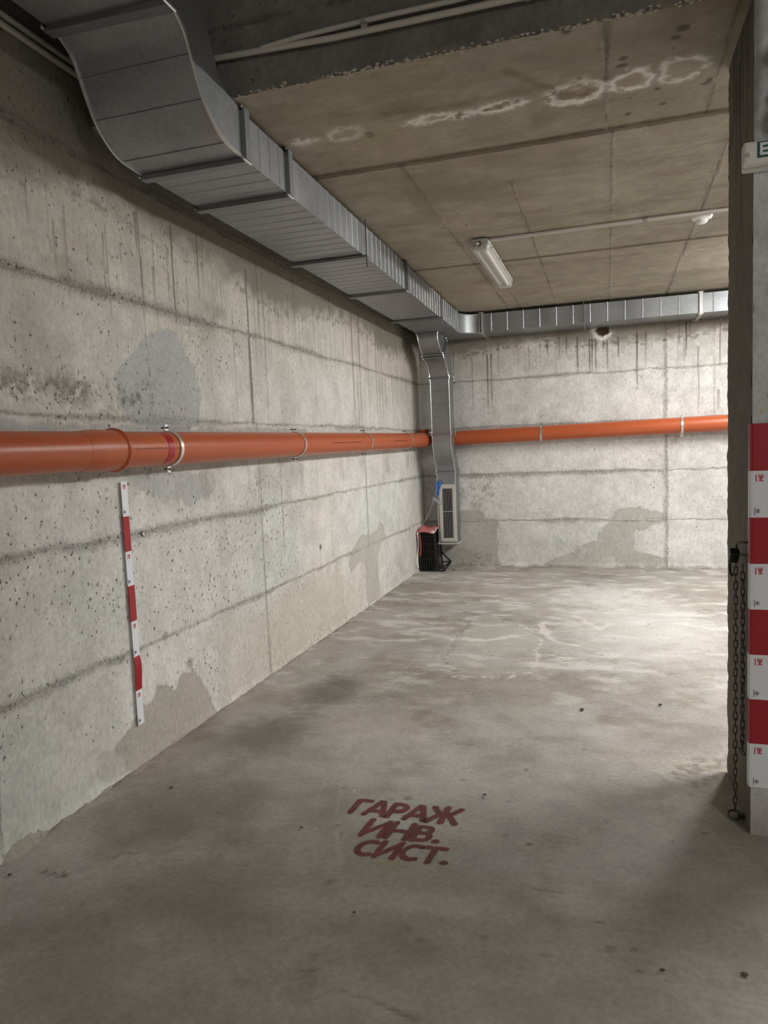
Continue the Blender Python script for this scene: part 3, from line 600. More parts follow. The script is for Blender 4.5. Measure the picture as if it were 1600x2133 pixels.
ring_frame([(dx0(2.9), 2.385, 3.132), (dx1(2.9), 2.385, 3.117), (dx1(2.9), 2.385, 3.335), (dx0(2.9), 2.385, 3.335)], (0, 1, 0), .05, .024, 'flange', main)
for y in (4.60, 7.02):
    zb = dzb(y)-.010
    h_ = MB().box((dx0(y)-.035, y-.020, zb-.012), (dx1(y)+.035, y+.020, zb+.006)).build('hanger_bar', 'flange_steel', main)
    for x in (dx0(y)-.024, dx1(y)+.024): MB().tube([(x, y, zb-.07), (x, y, ZC)], .0045, 6).build('threaded_rod', 'dark_steel', h_)
# corner box of the main duct and its rounded throat
yc0, yc1 = 7.95, 8.66; xl, xr = dx0(7.95), dx1(7.95)
zb, zt = dzb(7.95), 2.955
R = .215; ce_ = (xr+R, 8.225-R); arc = [(ce_[0]-R*math.cos(t), ce_[1]+R*math.sin(t)) for t in [math.pi/2*k/12 for k in range(13)]]
foot = [(xl, yc0)] + [(xr, yc0)] + arc + [(ce_[0], yc1), (xl, yc1)]
cb = MB().poly([(x, y, zb) for x, y in foot], (0, 0, 1), zt-zb).build('elbow', 'galvanised_steel', main, smooth=True, auto=30)
for z in (zb, zt): MB().tube([(x+.002*0, y-.002, z) for x, y in arc], .005, 6).build('folded_seam', 'bright_steel', cb)
MB().box((xr-.002, yc0-.012, zb-.012), (xr+.014, yc0+.012, zt+.02)).build('rim', 'bright_steel', cb)
MB().box((ce_[0]-.010, 8.205, zb-.012), (ce_[0]+.010, 8.228, zt+.02)).build('rim', 'bright_steel', cb)

bd = empty('ventilation_duct', (2.5, 8.45, 2.76), 'galvanised duct running along the top of the back wall', 'duct', 'galvanised ventilation ducts')
bx0, bx1 = ce_[0]+.002, 6.2
zb2, zt2 = 2.758, 2.955
def brect(x, g=0.0): return [(x, 8.225-g, zb2-g), (x, 8.665+g, zb2-g), (x, 8.665+g, zt2+g), (x, 8.225-g, zt2+g)]
def bsec(x0, x1):
    sts = [brect(x0)]; x = x0+.12
    while x < x1-.05:
        sts += [brect(x-.007), brect(x-.002, .0035), brect(x+.002, .0035), brect(x+.007)]; x += .178
    return sts+[brect(x1)]
for a, b_ in ((bx0, 3.14), (3.14, bx1)): MB().loft(bsec(a, b_)).build('duct_section', 'galvanised_steel', bd)
for x in (3.14, bx0+.012): ring_frame(brect(x), (1, 0, 0), .03, .02, 'flange', bd, 'bright_steel')
hb = MB().box((1.955, 8.19, zb2-.02), (1.99, 8.68, zb2-.004)).build('hanger_bar', 'flange_steel', bd)
MB().tube([(1.972, 8.20, zb2-.10), (1.972, 8.20, ZC)], .005, 6).build('threaded_rod', 'dark_steel', hb)

# riser dropping from the corner to a floor-level grille
rs = empty('duct_riser', (.35, 8.5, .3), 'narrow galvanised duct dropping down the corner to a slotted grille', 'duct', 'galvanised ventilation ducts')
def rx(z):
    t = min(max((2.76-z)/.5, 0), 1); return .192+.048*t, .418+.042*t
def riser_piece(fr, bk, nm='duct_section', beads=False):
    F = catmull([(0, *p) for p in fr], 6); K = catmull([(0, *p) for p in bk], 6); sts = []
    for f_, k_ in zip(F, K):
        a, c = rx(f_.z); sts.append([(a, f_.y, f_.z), (c, f_.y, f_.z), (c, k_.y, k_.z), (a, k_.y, k_.z)])
    o = MB().loft(sts).build(nm, 'galvanised_steel', rs, smooth=True, auto=40)
    for side in (0, 1):
        MB().tube([((rx(f_.z)[side]), f_.y-.002, f_.z) for f_ in F], .0045, 6).build('folded_seam', 'bright_steel', o)
    return o
riser_piece([(7.89,2.755),(7.895,2.68),(7.94,2.60),(8.045,2.525)], [(8.12,2.755),(8.13,2.74),(8.17,2.72),(8.23,2.70)], 'offset_bend')
riser_piece([(8.075,2.505),(8.17,2.44),(8.235,2.36),(8.25,2.285)], [(8.26,2.68),(8.38,2.60),(8.46,2.48),(8.48,2.285)], 'offset_bend')
mid = riser_piece([(8.25,2.28),(8.25,1.64)], [(8.48,2.28),(8.48,1.64)])
for z in (2.13, 1.985, 1.84): 
    a, c = rx(z); MB().box((a+.002, 8.246, z-.003), (c-.002, 8.252, z+.003)).build('cross_seam', 'flange_steel', mid)
riser_piece([(8.25,1.635),(8.26,1.51),(8.32,1.38),(8.40,1.27),(8.43,1.18)], [(8.48,1.635),(8.485,1.50),(8.55,1.37),(8.63,1.27),(8.66,1.18)], 'offset_bend')
box = riser_piece([(8.43,1.175),(8.43,.325)], [(8.66,1.175),(8.66,.325)])
def rring(yf, yb, zf, zbk, w_=.02):
    a, c = rx(zf); return ring_frame([(a, yf, zf), (c, yf, zf), (c, yb, zbk), (a, yb, zbk)], (0, (zbk-zf)*-1, 1), w_, .018, 'flange', rs, 'flange_steel')
rring(7.89, 8.12, 2.752, 2.752); rring(8.045, 8.23, 2.528, 2.70); rring(8.075, 8.26, 2.505, 2.68); rring(8.25, 8.48, 2.283, 2.283); rring(8.25, 8.48, 1.638, 1.638); rring(8.43, 8.66, 1.178, 1.178)
MB().box((.225, 8.40, .315), (.475, 8.68, .327)).build('bottom_plate', 'tin_frame', rs)
gx0, gx1, gz0, gz1, gy = .262, .460, .345, 1.035, 8.418
gr = MB().box((gx0, gy, gz0), (gx0+.038, gy+.012, gz1)).box((gx1-.038, gy, gz0), (gx1, gy+.012, gz1)).box((gx0+.038, gy, gz1-.05), (gx1-.038, gy+.012, gz1)).box((gx0+.038, gy, gz0), (gx1-.038, gy+.012, gz0+.042)).build('grille_frame', 'tin_frame', rs, bevel=.002)
MB().box((gx0+.03, gy+.0105, gz0+.03), (gx1-.03, gy+.0118, gz1-.03)).build('grille_throat', 'void_black', gr)
for k in range(6):
    x = gx0+.049+k*(gx1-gx0-.098)/5
    MB().bar((x, gy+.005, gz0+.04), (x, gy+.005, gz1-.048), .0030, .008, (0, 1, 0)).build('louvre', 'bright_steel', gr)
zm = gz0+.36; MB().box((gx0+.036, gy-.001, zm), (gx1-.036, gy+.006, zm+.006)).build('cross_bar', 'bright_steel', gr)

# ------------------------------------------------------------------ orange pipes
RP = .083
def pz(y): return 1.535+.006*(y-2.1)
PXC = .108
pipe = empty('drain_pipe', (PXC, 5, 1.45), 'long orange plastic drain pipe clamped along the left wall', 'pipe', 'orange plastic drain pipes')
pt = lambda y: (PXC, y, pz(y))
MB().tube([pt(-1.5), pt(0), pt(2), pt(2.52)], RP, 40).build('pipe_length', 'orange_plastic', pipe, smooth=True, auto=40)
MB().tube([pt(2.47), pt(2.50), pt(2.54), pt(2.64), pt(2.70)], [RP+.001, RP+.003, RP+.007, RP+.007, RP+.007], 40).build('socket', 'orange_plastic', pipe, smooth=True, auto=40)
ring = []
MB().tube([pt(2.688), pt(2.693), pt(2.700), pt(2.708), pt(2.714), pt(2.716)], [RP+.007, RP+.013, RP+.016, RP+.015, RP+.010, RP], 40).build('socket_ring', 'orange_plastic', pipe, smooth=True, auto=60)
MB().tube([pt(2.6), pt(4), pt(6), pt(8.25)], RP, 40).build('pipe_length', 'orange_plastic', pipe, smooth=True, auto=40)
ye = 8.30
MB().tube([pt(8.20), pt(8.24), pt(8.26), pt(8.42), pt(8.50), pt(8.56), pt(8.595), pt(8.61)], [RP, RP+.004, RP+.005, RP+.005, RP*.98, RP*.80, RP*.5, RP*.12], 40).build('end_fitting', 'orange_plastic', pipe, smooth=True, auto=60)
yb = 8.40
ac = MB().tube([(PXC, yb, pz(yb)+.03), (PXC, yb, pz(yb)+.105)], .052, 28).build('access_branch', 'orange_plastic', pipe, smooth=True, auto=40)
MB().tube([(PXC, yb, pz(yb)+.098), (PXC, yb, pz(yb)+.102), (PXC, yb, pz(yb)+.122), (PXC, yb, pz(yb)+.126)], [.055, .063, .063, .057], 28).build('screw_cap', 'orange_plastic', ac, smooth=True, auto=40)
# print on the pipe
def arcpt(y, ang, r): return (PXC+r*math.cos(ang), y, pz(y)+r*math.sin(ang))
def wrap(y0, y1, a0, a1, r, n=14):
    mb = MB(); v = []
    for k in range(n+1):
        a = a0+(a1-a0)*k/n; v += [arcpt(y0, a, r), arcpt(y1, a, r)]
    return mb.add(v, [(2*k, 2*k+1, 2*k+3, 2*k+2) for k in range(n)])
rr = random.Random(5)
for (ya, yb_) in ((2.745, 3.005), (3.07, 3.10), (5.15, 5.85), (6.85, 7.35)):
    mb = MB(); y = ya
    while y < yb_:
        ww = rr.uniform(.004, .012) if yb_ < 4 else rr.uniform(.03, .06)
        q = wrap(y, min(y+ww, yb_), -.03, .06, RP+.0008, 2); mb.add(q.v, q.f); y += ww+rr.uniform(.003, .012)
    mb.build('printed_line', 'orange_ink', pipe)
wrap(3.005, 3.055, -1.05, 1.15, RP+.0015).build('red_tape_band', 'red_tape', pipe, smooth=True)
def pipe_clamp(mk, par):
    """mk(along, angle, r) -> point; strap round the room side with two eared lugs and screws"""
    mb = MB(); n = 22; v = []
    for k in range(n+1):
        a = -math.pi/2 - .12 + (math.pi+.24)*k/n
        for al, r in ((-.012, RP+.001), (.012, RP+.001), (.012, RP+.006), (-.012, RP+.006)): v.append(mk(al, a, r))
    f = []
    for k in range(n):
        for j in range(4): f.append((4*k+j, 4*k+(j+1) % 4, 4*k+4+(j+1) % 4, 4*k+4+j))
    mb.add(v, f); st = mb.build('pipe_clamp', 'bright_steel', par, smooth=True, auto=40)
    for sg in (-1, 1):
        o = Vector(mk(0, sg*math.pi/2, RP+.004)); up = (Vector(mk(0, sg*math.pi/2, RP+.05))-o).normalized(); al = (Vector(mk(.1, sg*math.pi/2, RP+.004))-o).normalized(); nn = al.cross(up).normalized()
        pts = [o+al*x*.014+up*y_ for x, y_ in ((-1, -.002), (1, -.002), (1, .022), (.6, .032), (-.6, .032), (-1, .022))]
        MB().poly([p-nn*.002 for p in pts], nn, .004).build('lug', 'bright_steel', st)
        c = o+up*.016; MB().tube([c-nn*.012, c+nn*.012], .0055, 8).build('screw', 'dark_steel', st)
        back = Vector(mk(0, math.pi, RP*1.15)); tgt = c+(back-Vector(mk(0, 0, 0)))*.30
        MB().tube([c, tgt], .004, 6).build('stand_off', 'dark_steel', st)
for y in (3.115, 4.65, 6.15, 7.55): pipe_clamp(lambda al, a, r, y=y: (PXC+r*math.cos(a), y+al, pz(y)+r*math.sin(a)), pipe)

pb = empty('drain_pipe', (2, D-.105, 1.5), 'orange plastic drain pipe clamped across the back wall', 'pipe', 'orange plastic drain pipes')
BY = D-.108
def bz(x): return 1.580+.0135*(x-.42)
MB().tube([(.215, BY, bz(.215)), (1, BY, bz(1)), (3, BY, bz(3)), (6.5, BY, bz(6.5))], RP+.003, 40).build('pipe_length', 'orange_plastic', pb, smooth=True, auto=40)
for x in (1.466, 2.985): pipe_clamp(lambda al, a, r, x=x: (x+al, BY-(r+.003*(r > 0))*math.cos(a), bz(x)+(r+.003*(r > 0))*math.sin(a)), pb)

# ------------------------------------------------------------------ conduits
def conduit(pts, r, label, clips=(), name='cable_conduit', mat='conduit_plastic', grp='cable conduits', up=(0, 0, 1)):
    c = Vector(pts[0]); o = empty(name, c, label, 'conduit', grp)
    MB().tube(pts, r, 12).build('tube', mat, o, smooth=True, auto=50)
    for p, d_ in clips:
        p = Vector(p); d_ = Vector(d_); MB().tube([p-d_*.011, p+d_*.011], r+.004, 12).build('saddle_clip', 'conduit_clip', o, smooth=True, auto=40)
    return o
fy = Y1-.022
mpts = [at(443, 123, 1, fy), at(700, 78, 1, fy), at(1060, 0, 1, fy)]
dirm = (mpts[2]-mpts[0]).normalized(); pe = mpts[2]+dirm*.9
conduit([(.02, fy, mpts[0].z), mpts[0], mpts[1], mpts[2], pe], .0125, 'straight grey conduit clipped along the dark downstand', [(at(760, 57, 1, fy), dirm), (at(1100, -8, 1, fy), dirm)])
fy2 = Y1-.020
u = [at(545, 101, 1, fy2-.006), at(620, 78, 1, fy2-.003), at(700, 58, 1, fy2), at(800, 34, 1, fy2), at(940, 3, 1, fy2)]
conduit(u+[u[-1]+Vector((.9, 0, .02))], .0105, 'upper grey conduit that splays off the straight one on the downstand', [(at(757, 45, 1, fy2), (1, 0, 0))])
for z, lab in ((3.165, 'lower grey conduit high on the left wall behind the duct'), (3.203, 'upper grey conduit high on the left wall behind the duct')):
    conduit([(.016, YF+.1, z), (.016, 1, z), (.016, Y1-.01, z+.006)], .0135, lab)
cyl = 5.375
conduit([(1.33, 5.30, ZC-.055), (1.302, 5.335, ZC-.04), (1.300, 5.365, ZC-.022), (1.325, cyl, ZC-.019), (1.40, cyl, ZC-.018), (2.2, cyl-.005, ZC-.017), (3.3, cyl-.012, ZC-.016), (5.2, cyl-.02, ZC-.016)], .0105,
        'front pale conduit across the ceiling bending down into the light', [((1.40, cyl, ZC-.018), (1, 0, 0)), ((2.47, cyl-.007, ZC-.017), (1, 0, 0))])
conduit([(1.31, cyl+.035, ZC-.014), (2.2, cyl+.03, ZC-.014), (3.3, cyl+.02, ZC-.014), (5.2, cyl+.012, ZC-.014)], .0095, 'rear pale conduit across the ceiling beside the light feed', [((1.40, cyl+.035, ZC-.014), (1, 0, 0)), ((2.47, cyl+.029, ZC-.014), (1, 0, 0))])

# ------------------------------------------------------------------ fluorescent lights
def tube_light(x, y0, y1, ztop, label, lit, along='y'):
    hw = .072; L_ = y1-y0; o = empty('fluorescent_light', (x, (y0+y1)/2, ztop), label, 'light', 'sealed fluorescent lights')
    def prof(pts, a, b_, inset=0.0):
        """loft a cross-section along the fitting with rounded ends"""
        sts = []
        for t, k in ((0, .86), (.012, .96), (.03, 1), (L_-.03, 1), (L_-.012, .96), (L_, .86)):
            sts.append([(x+px*k, y0+t, ztop+pz_ if pz_ > -.03 else ztop-.03+(pz_+.03)*k) for px, pz_ in pts])
        return MB().loft(sts)
    prof([(-hw*.75, 0), (hw*.75, 0), (hw, -.018), (hw, -.036), (-hw, -.036), (-hw, -.018)], 0, 1).build('housing', 'lamp_housing', o, bevel=.003)
    MB().box((x-hw*.8, y0+.05, ztop-.046), (x+hw*.8, y1-.05, ztop-.0365)).build('reflector', 'lamp_reflector', o)
    for sx in (-.032, .032):
        tb = MB().tube([(x+sx, y0+.07, ztop-.062), (x+sx, y1-.07, ztop-.062)], .013, 12).build('tube', 'lamp_tube', o, smooth=True, auto=40)
    arc_ = [(hw*.99*math.cos(math.pi*k/12)**1 if 0 else hw*.99*math.copysign(abs(math.cos(math.pi*k/12))**.6, math.cos(math.pi*k/12)), -.0365-.056*math.sin(math.pi*k/12)**.7) for k in range(13)]
    prof(arc_, 0, 1).build('cover', 'lit_cover' if lit else 'clear_cover', o, smooth=True, auto=50)
    if not lit:
        for yy in (y0, y1):
            s_ = 1 if yy == y0 else -1
            MB().box((x-hw*.78, min(yy+s_*.003, yy+s_*.05), ztop-.082), (x+hw*.78, max(yy+s_*.003, yy+s_*.05), ztop-.037)).build('end_block', 'lamp_reflector', o, bevel=.01)
        MB().tube([(x, y0+.002, ztop-.03), (x, y0-.02, ztop-.045)], .016, 12).build('cable_gland', 'dark_steel', o, smooth=True, auto=40)
    for k in range(4):
        yy = y0+L_*(.1+.8*k/3)
        for sx in (-1, 1): MB().box((x+sx*hw-.005, yy-.012, ztop-.052), (x+sx*hw+.005, yy+.012, ztop-.022)).build('clip', 'lamp_housing', o)
    return o
tube_light(1.335, 5.33, 6.70, ZC-.012, 'unlit sealed tube light on the ceiling at the end of the conduit', False)
tube_light(4.60, 3.75, 5.05, ZC-.002, 'lit tube light beyond the column, nearer of the two', True)
tube_light(4.05, 6.20, 7.50, ZC-.002, 'lit tube light beyond the column, nearer the back wall', True)
tube_light(5.2, -2.8, -1.5, ZU-.002, 'lit tube light behind the camera on the right', True)

# ceiling detector
p = at(1464, 449, 2, ZC-.02)
dt = empty('ceiling_detector', (p.x, p.y+.05, ZC), 'small white domed detector on the ceiling beside the conduits', 'detector'); px_, py_ = p.x, p.y+.06
MB().tube([(px_, py_, ZC), (px_, py_, ZC-.012), (px_, py_, ZC-.024), (px_, py_, ZC-.032)], [.070, .070, .062, .046], 28).build('base', 'white_plastic', dt, smooth=True, auto=45)
MB().tube([(px_, py_, ZC-.030), (px_, py_, ZC-.046), (px_, py_, ZC-.056), (px_, py_, ZC-.060)], [.040, .037, .024, .006], 24).build('dome', 'white_plastic', dt, smooth=True, auto=60)

# ------------------------------------------------------------------ exit luminaire on the column
def ribbon(mb, pts, wdt, org, ex, ey, nrm, th):
    """flat pen stroke: polyline pts (2-D) drawn with width wdt in the plane org, ex, ey"""
    for a, b_ in zip(pts[:-1], pts[1:]):
        d_ = Vector((b_[0]-a[0], b_[1]-a[1])); L_ = d_.length
        if L_ < 1e-9: continue
        d_ /= L_; n_ = Vector((-d_.y, d_.x)); a2 = Vector(a)-d_*wdt*.5; b2 = Vector(b_)+d_*wdt*.5
        q = [a2+n_*wdt/2, a2-n_*wdt/2, b2-n_*wdt/2, b2+n_*wdt/2]
        mb.poly([Vector(org)+ex*v.x+ey*v.y for v in q], nrm, th+(len(mb.v)//8)*4e-5)
LET = {'E': ([[(.9, 0), (.1, 0), (.1, 1), (.9, 1)], [(.1, .5), (.8, .5)]]), 'X': [[(0, 0), (.9, 1)], [(0, 1), (.9, 0)]], 'I': [[(.4, 0), (.4, 1)]], 'T': [[(.45, 0), (.45, 1)], [(0, 1), (.9, 1)]]}
ex_ = empty('exit_sign', (2.85, Y1-.05, 2.40), 'white emergency exit luminaire with green panel high on the column', 'exit sign')
sx0, sx1, sz0, sz1 = 2.652, 3.01, 2.394, 2.474
MB().box((sx0+.004, Y1-.030, sz0-.004), (sx1-.004, Y1-.001, sz1+.004)).build('back_box', 'white_plastic', ex_, bevel=.008)
cv = MB().box((sx0, Y1-.072, sz0+.004), (sx1, Y1-.030, sz1)).build('cover', 'white_plastic', ex_, bevel=.010)
MB().tube([(sx0+.012, Y1-.0735, sz0+.036), (sx0+.012, Y1-.064, sz0+.036)], .007, 12).build('fixing_screw', 'lamp_housing', ex_, smooth=True, auto=40)
MB().box((sx0+.018, Y1-.0740, sz0+.026), (sx0+.034, Y1-.0715, sz0+.046)).build('lens', 'lamp_tube', ex_)
pn = MB().box((2.694, Y1-.0735, sz0+.022), (sx1-.02, Y1-.0715, sz1-.006)).build('green_panel', 'sign_green', ex_)
for i, ch in enumerate('EXIT'):
    mb = MB()
    for st in LET[ch]: ribbon(mb, [(a*.030, b_*.032) for a, b_ in st], .0085, Vector((2.703+i*.055, Y1-.0738, sz0+.033)), Vector((1, 0, 0)), Vector((0, 0, 1)), Vector((0, -1, 0)), .0008)
    mb.build('letter', 'white_tape', pn)

# ------------------------------------------------------------------ striped reflective tapes
THREE = [[(0, 1), (.62, 1), (.62, .5), (.15, .5)], [(.62, .5), (.62, 0), (0, 0)]]; EM = [[(0, 0), (0, 1), (.42, .25), (.84, 1), (.84, 0)]]
def logo(par, org, down, right, nrm, hgt):
    """red 3M rotated a quarter turn, small dashes beside it"""
    mb = MB(); ex = down; ey = right
    for st in THREE: ribbon(mb, [(a*hgt, b_*hgt) for a, b_ in st], hgt*.24, org, ex, ey, nrm, .0004)
    for st in EM: ribbon(mb, [((a+.92)*hgt, b_*hgt) for a, b_ in st], hgt*.24, org, ex, ey, nrm, .0004)
    mb.build('red_logo', 'red_ink', par)
    mb = MB()
    for k in range(5): ribbon(mb, [((.12+k*.40)*hgt, -.72*hgt), ((.30+k*.40)*hgt, -.72*hgt)], hgt*.26, org, ex, ey, nrm, .0004)
    mb.build('small_print', 'red_ink', par)
def seal(par, org, down, right, nrm, r):
    mb = MB(); C_ = [(r*math.cos(t), r*math.sin(t)) for t in [2*math.pi*k/16 for k in range(17)]]
    ribbon(mb, C_, r*.3, org, down, right, nrm, .0004); ribbon(mb, [(-r*.4, 0), (r*.4, 0)], r*.8, org, down, right, nrm, .0004)
    mb.build('round_mark', 'grey_ink', par)
    mb = MB(); x = -r*2.0
    for w_ in (.8, .5, .6, .9, .4):
        ribbon(mb, [(x+r*.2, -r*1.65), (x+r*w_, -r*1.65)], r*.45, org, down, right, nrm, .0004); x += r*(w_+.25)
    mb.build('small_print', 'grey_ink', par)
# on the column
ct = empty('reflective_tape', (XC+.1, Y1-.002, .19), 'wide red and white striped tape wrapped round the column corner', 'tape', 'red and white striped tapes')
NX = Vector((1, 0, 0)); DN = Vector((0, 0, -1)); ytp = Y1-.0085
for k in range(8):
    z1 = 1.532-k*.1676; z0 = z1-.1672; red = k % 2 == 0; wj = random.uniform(.024, .032)
    bul = .003
    sg = MB()
    pr = [(XC-.0075, Y1+wj), (XC-.009, Y1+.004), (XC-.005, Y1-.0075), (XC+.004, ytp), (XC+.15, ytp), (XC+.15, ytp+.0016), (XC+.004, ytp+.0016), (XC-.0035, Y1-.0055), (XC-.0072, Y1+.004), (XC-.006, Y1+wj)]
    sg.loft([[(x, y, z) for x, y in pr] for z in (z0, z1)])
    o = sg.build('red_stripe' if red else 'white_stripe', 'red_tape' if red else 'white_tape', ct)
    if not red:
        logo(o, Vector((XC+.0270-.006, ytp-.0002, z1-.0135)), DN, NX, Vector((0, -1, 0)), .0125)
        seal(o, Vector((XC+.0185, ytp-.0002, z0+.0235)), DN, NX, Vector((0, -1, 0)), .0062)
# on the left wall
wt = empty('reflective_tape', (.006, 2.87, .21), 'narrow red and white striped tape stuck upright on the left wall', 'tape', 'red and white striped tapes')
zs = [1.391, 1.225, 1.057, .891, .718, .544, .377, .205]; RT = Vector((0, 1, 0))
for k in range(7):
    z1, z0 = zs[k], zs[k+1]+.0005; red = k % 2 == 1; yl = 2.858-.003*math.sin(k*1.1)
    mb = MB(); n_ = 8; sts = []
    for j in range(n_+1):
        t = j/n_; z = z1+(z0-z1)*t
        b_ = .012 if k != 5 else .012+.012*math.sin(math.pi*min(1, (1-t)*1.0))*(1-t)
        sts.append([(b_, yl, z), (b_, yl+.047, z+.0005), (b_+.0012, yl+.047, z+.0005), (b_+.0012, yl, z)])
    mb.loft(sts); o = mb.build('red_stripe' if red else 'white_stripe', 'red_tape' if red else 'white_tape', wt)
    if not red:
        logo(o, Vector((.0134, yl+.020, z1-.014)), DN, RT, Vector((1, 0, 0)), .0105)
        seal(o, Vector((.0134, yl+.016, z0+.022)), DN, RT, Vector((1, 0, 0)), .0058)

# ------------------------------------------------------------------ stencilled words on the floor
def arcp(cx, cy, rx_, ry_, a0, a1, n=10): return [(cx+rx_*math.cos(math.radians(a0+(a1-a0)*k/n)), cy+ry_*math.sin(math.radians(a0+(a1-a0)*k/n))) for k in range(n+1)]
GL = {'Г': (.62, [[(.12, 0), (.12, .88), (.60, .88)]]),
      'А': (.90, [[(.07, 0), (.42, .92), (.50, .92), (.83, 0)], [(.24, .27), (.68, .27)]]),
      'Р': (.74, [[(.12, 0), (.12, .88), (.38, .88)]+arcp(.38, .64, .26, .24, 90, -90)+[(.12, .40)]]),
      'Ж': (1.22, [[(.60, 0), (.60, 1.0)], [(.08, .96), (.42, .50), (.05, 0)], [(1.14, .96), (.78, .50), (1.16, 0)], [(.42, .50), (.78, .50)]]),
      'И': (.86, [[(.12, .98), (.12, 0)], [(.14, .08), (.74, .90)], [(.76, .98), (.76, 0)]]),
      'Н': (.86, [[(.12, 0), (.12, .98)], [(.76, 0), (.76, .98)], [(.12, .48), (.76, .48)]]),
      'В': (.76, [[(.12, 0), (.12, .88), (.36, .88)]+arcp(.36, .69, .22, .19, 90, -90)+[(.12, .50)], [(.36, .50)]+arcp(.38, .27, .26, .23, 90, -90)+[(.12, .06), (.12, .2)]]),
      'С': (.80, [arcp(.50, .48, .38, .42, 62, 298, 18)]),
      'Т': (.80, [[(.40, 0), (.40, .88)], [(.04, .88), (.76, .88)]]), '.': (.34, [[(.15, .06), (.17, .06)]])}
def fheight(x, y):
    iu = np.clip(np.searchsorted(FLS.us, x)-1, 0, len(FLS.us)-2); iv = np.clip(np.searchsorted(FLS.vs, y)-1, 0, len(FLS.vs)-2)
    return np.maximum(np.maximum(FLS.h[iv, iu], FLS.h[iv, iu+1]), np.maximum(FLS.h[iv+1, iu], FLS.h[iv+1, iu+1]))
words = empty('stencilled_lettering', (1.4, 2.6, 0), 'dark red stencilled Cyrillic words sprayed on the floor', 'lettering')
for txt, bl_, br_, tl_ in (('ГАРАЖ', (724, 1691), (950, 1716), (748, 1663)), ('ИНВ.', (745, 1737), (917, 1755), (759, 1705)), ('СИСТ.', (728, 1778), (934, 1800), (735, 1744))):
    O = at(*bl_, 2, 0); Rr = at(*br_, 2, 0); T = at(*tl_, 2, 0); tot = sum(GL[c][0] for c in txt); EX = (Rr-O)/tot; EY = (T-O)
    if txt != 'ГАРАЖ': EY = Vector((.012, EY.y, 0))
    x = 0
    hh = EY.length; aspect = EX.length/hh
    for c in txt:
        wd, sts = GL[c]
        if c != ' ':
            us = np.arange(-.16, wd+.16, .022); vs = np.arange(-.18, 1.16, .028); U, V = np.meshgrid(us, vs)
            d = np.full(U.shape, 9.)
            for st in sts: d = np.minimum(d, sdline(U*aspect, V, [(a*aspect, b_) for a, b_ in st]))
            hwid = .113 if c != '.' else .13
            rag = (fbm(U+x*3, V, 9, 3, 5)-.5)*.05
            k = 1-sm(d+rag, hwid-.03, hwid+.035); over = .16*(1-sm(d, hwid, hwid+.10))*sm(fbm(U+x, V, 3, 2, 8), .35, .7)
            msk = np.maximum(k, over)
            P = np.array(O)[None, None]+(U+x)[..., None]*np.array(EX)+V[..., None]*np.array(EY); P[..., 2] = fheight(P[..., 0], P[..., 1])+.0008
            idx = np.arange(U.size).reshape(U.shape); q = np.stack([idx[:-1, :-1], idx[:-1, 1:], idx[1:, 1:], idx[1:, :-1]], -1).reshape(-1, 4)
            q = q[msk.ravel()[q].max(1) > .01]; used = np.unique(q); re = np.full(U.size, -1); re[used] = np.arange(len(used))
            me = bpy.data.meshes.new('letter'); me.from_pydata(P.reshape(-1, 3)[used].tolist(), [], re[q].tolist())
            at_ = me.attributes.new('mask', 'FLOAT', 'POINT'); at_.data.foreach_set('value', msk.ravel()[used].astype(np.float32)); me.update()
            link('letter', me, 'stencil_paint', words)
        x += wd

# ------------------------------------------------------------------ chain, padlock, eye on the column
def link_mesh():
    n_ = 12; pts = []
    for k in range(n_):
        t = 2*math.pi*k/n_; pts.append((.0065*math.cos(t), 0, .0075*math.sin(t)+(.0100 if math.sin(t) > 0 else -.0100)))
    return MB().tube(pts, .0027, 5, closed=True).mesh('chain_link')
LM = link_mesh(); LM.materials.append(MATS['chain_steel']); LM.polygons.foreach_set('use_smooth', [True]*len(LM.polygons))
def chain(pts_fn, n_, label, loc):
    o = empty('chain', loc, label, 'chain', 'steel chains on the column')
    for k in range(n_):
        p, tw, tilt = pts_fn(k); c = bpy.data.objects.new('chain_link', LM); COL.objects.link(c); c.parent = o
        c.matrix_parent_inverse = Matrix.Translation(o.location).inverted()
        c.location = p; c.rotation_euler = (tilt, random.uniform(-.12, .12), math.pi/4*1.9+(math.pi/2 if k % 2 else 0)+tw)
    return o
pit_ = .0285
chain(lambda k: (Vector((2.664, 2.985+.002*math.sin(k*.9), 1.005-k*pit_)), .1*math.sin(k*1.7), .05*math.sin(k*2.1)), 35, 'long steel chain hanging down the column side to the floor', (2.664, 2.985, .02))
def second(k):
    nd = 25
    if k < nd: return Vector((2.680, 2.935, .995-k*pit_)), .2*math.sin(k*2.3), 0
    if k == nd: return Vector((2.679, 2.926, .995-nd*pit_+.006)), .4, 1.2
    return Vector((2.678, 2.917, .995-(2*nd-k)*pit_)), .2*math.sin(k*1.9)+.3, 0
chain(second, 50, 'doubled steel chain loop hanging beside the long chain', (2.674, 2.945, .3))
lk = empty('padlock', (2.66, 2.97, 1.03), 'small black padlock hooked through the chain ends', 'padlock')
MB().bar((2.655, 2.985, 1.018), (2.655, 2.945, 1.062), .030, .034, (1, 0, 0)).build('body', 'black_plastic', lk, bevel=.006)
MB().tube([(2.655, 2.995, 1.045), (2.655, 3.030, 1.045), (2.655, 3.050, 1.015), (2.655, 3.062, .978), (2.655, 3.045, .960), (2.655, 3.005, .955)], .0042, 8).build('shackle', 'black_plastic', lk, smooth=True)
ey = empty('wall_eye', (XC, 2.93, 1.08), 'bent steel eye fixed in the column side above the padlock', 'eye bolt')
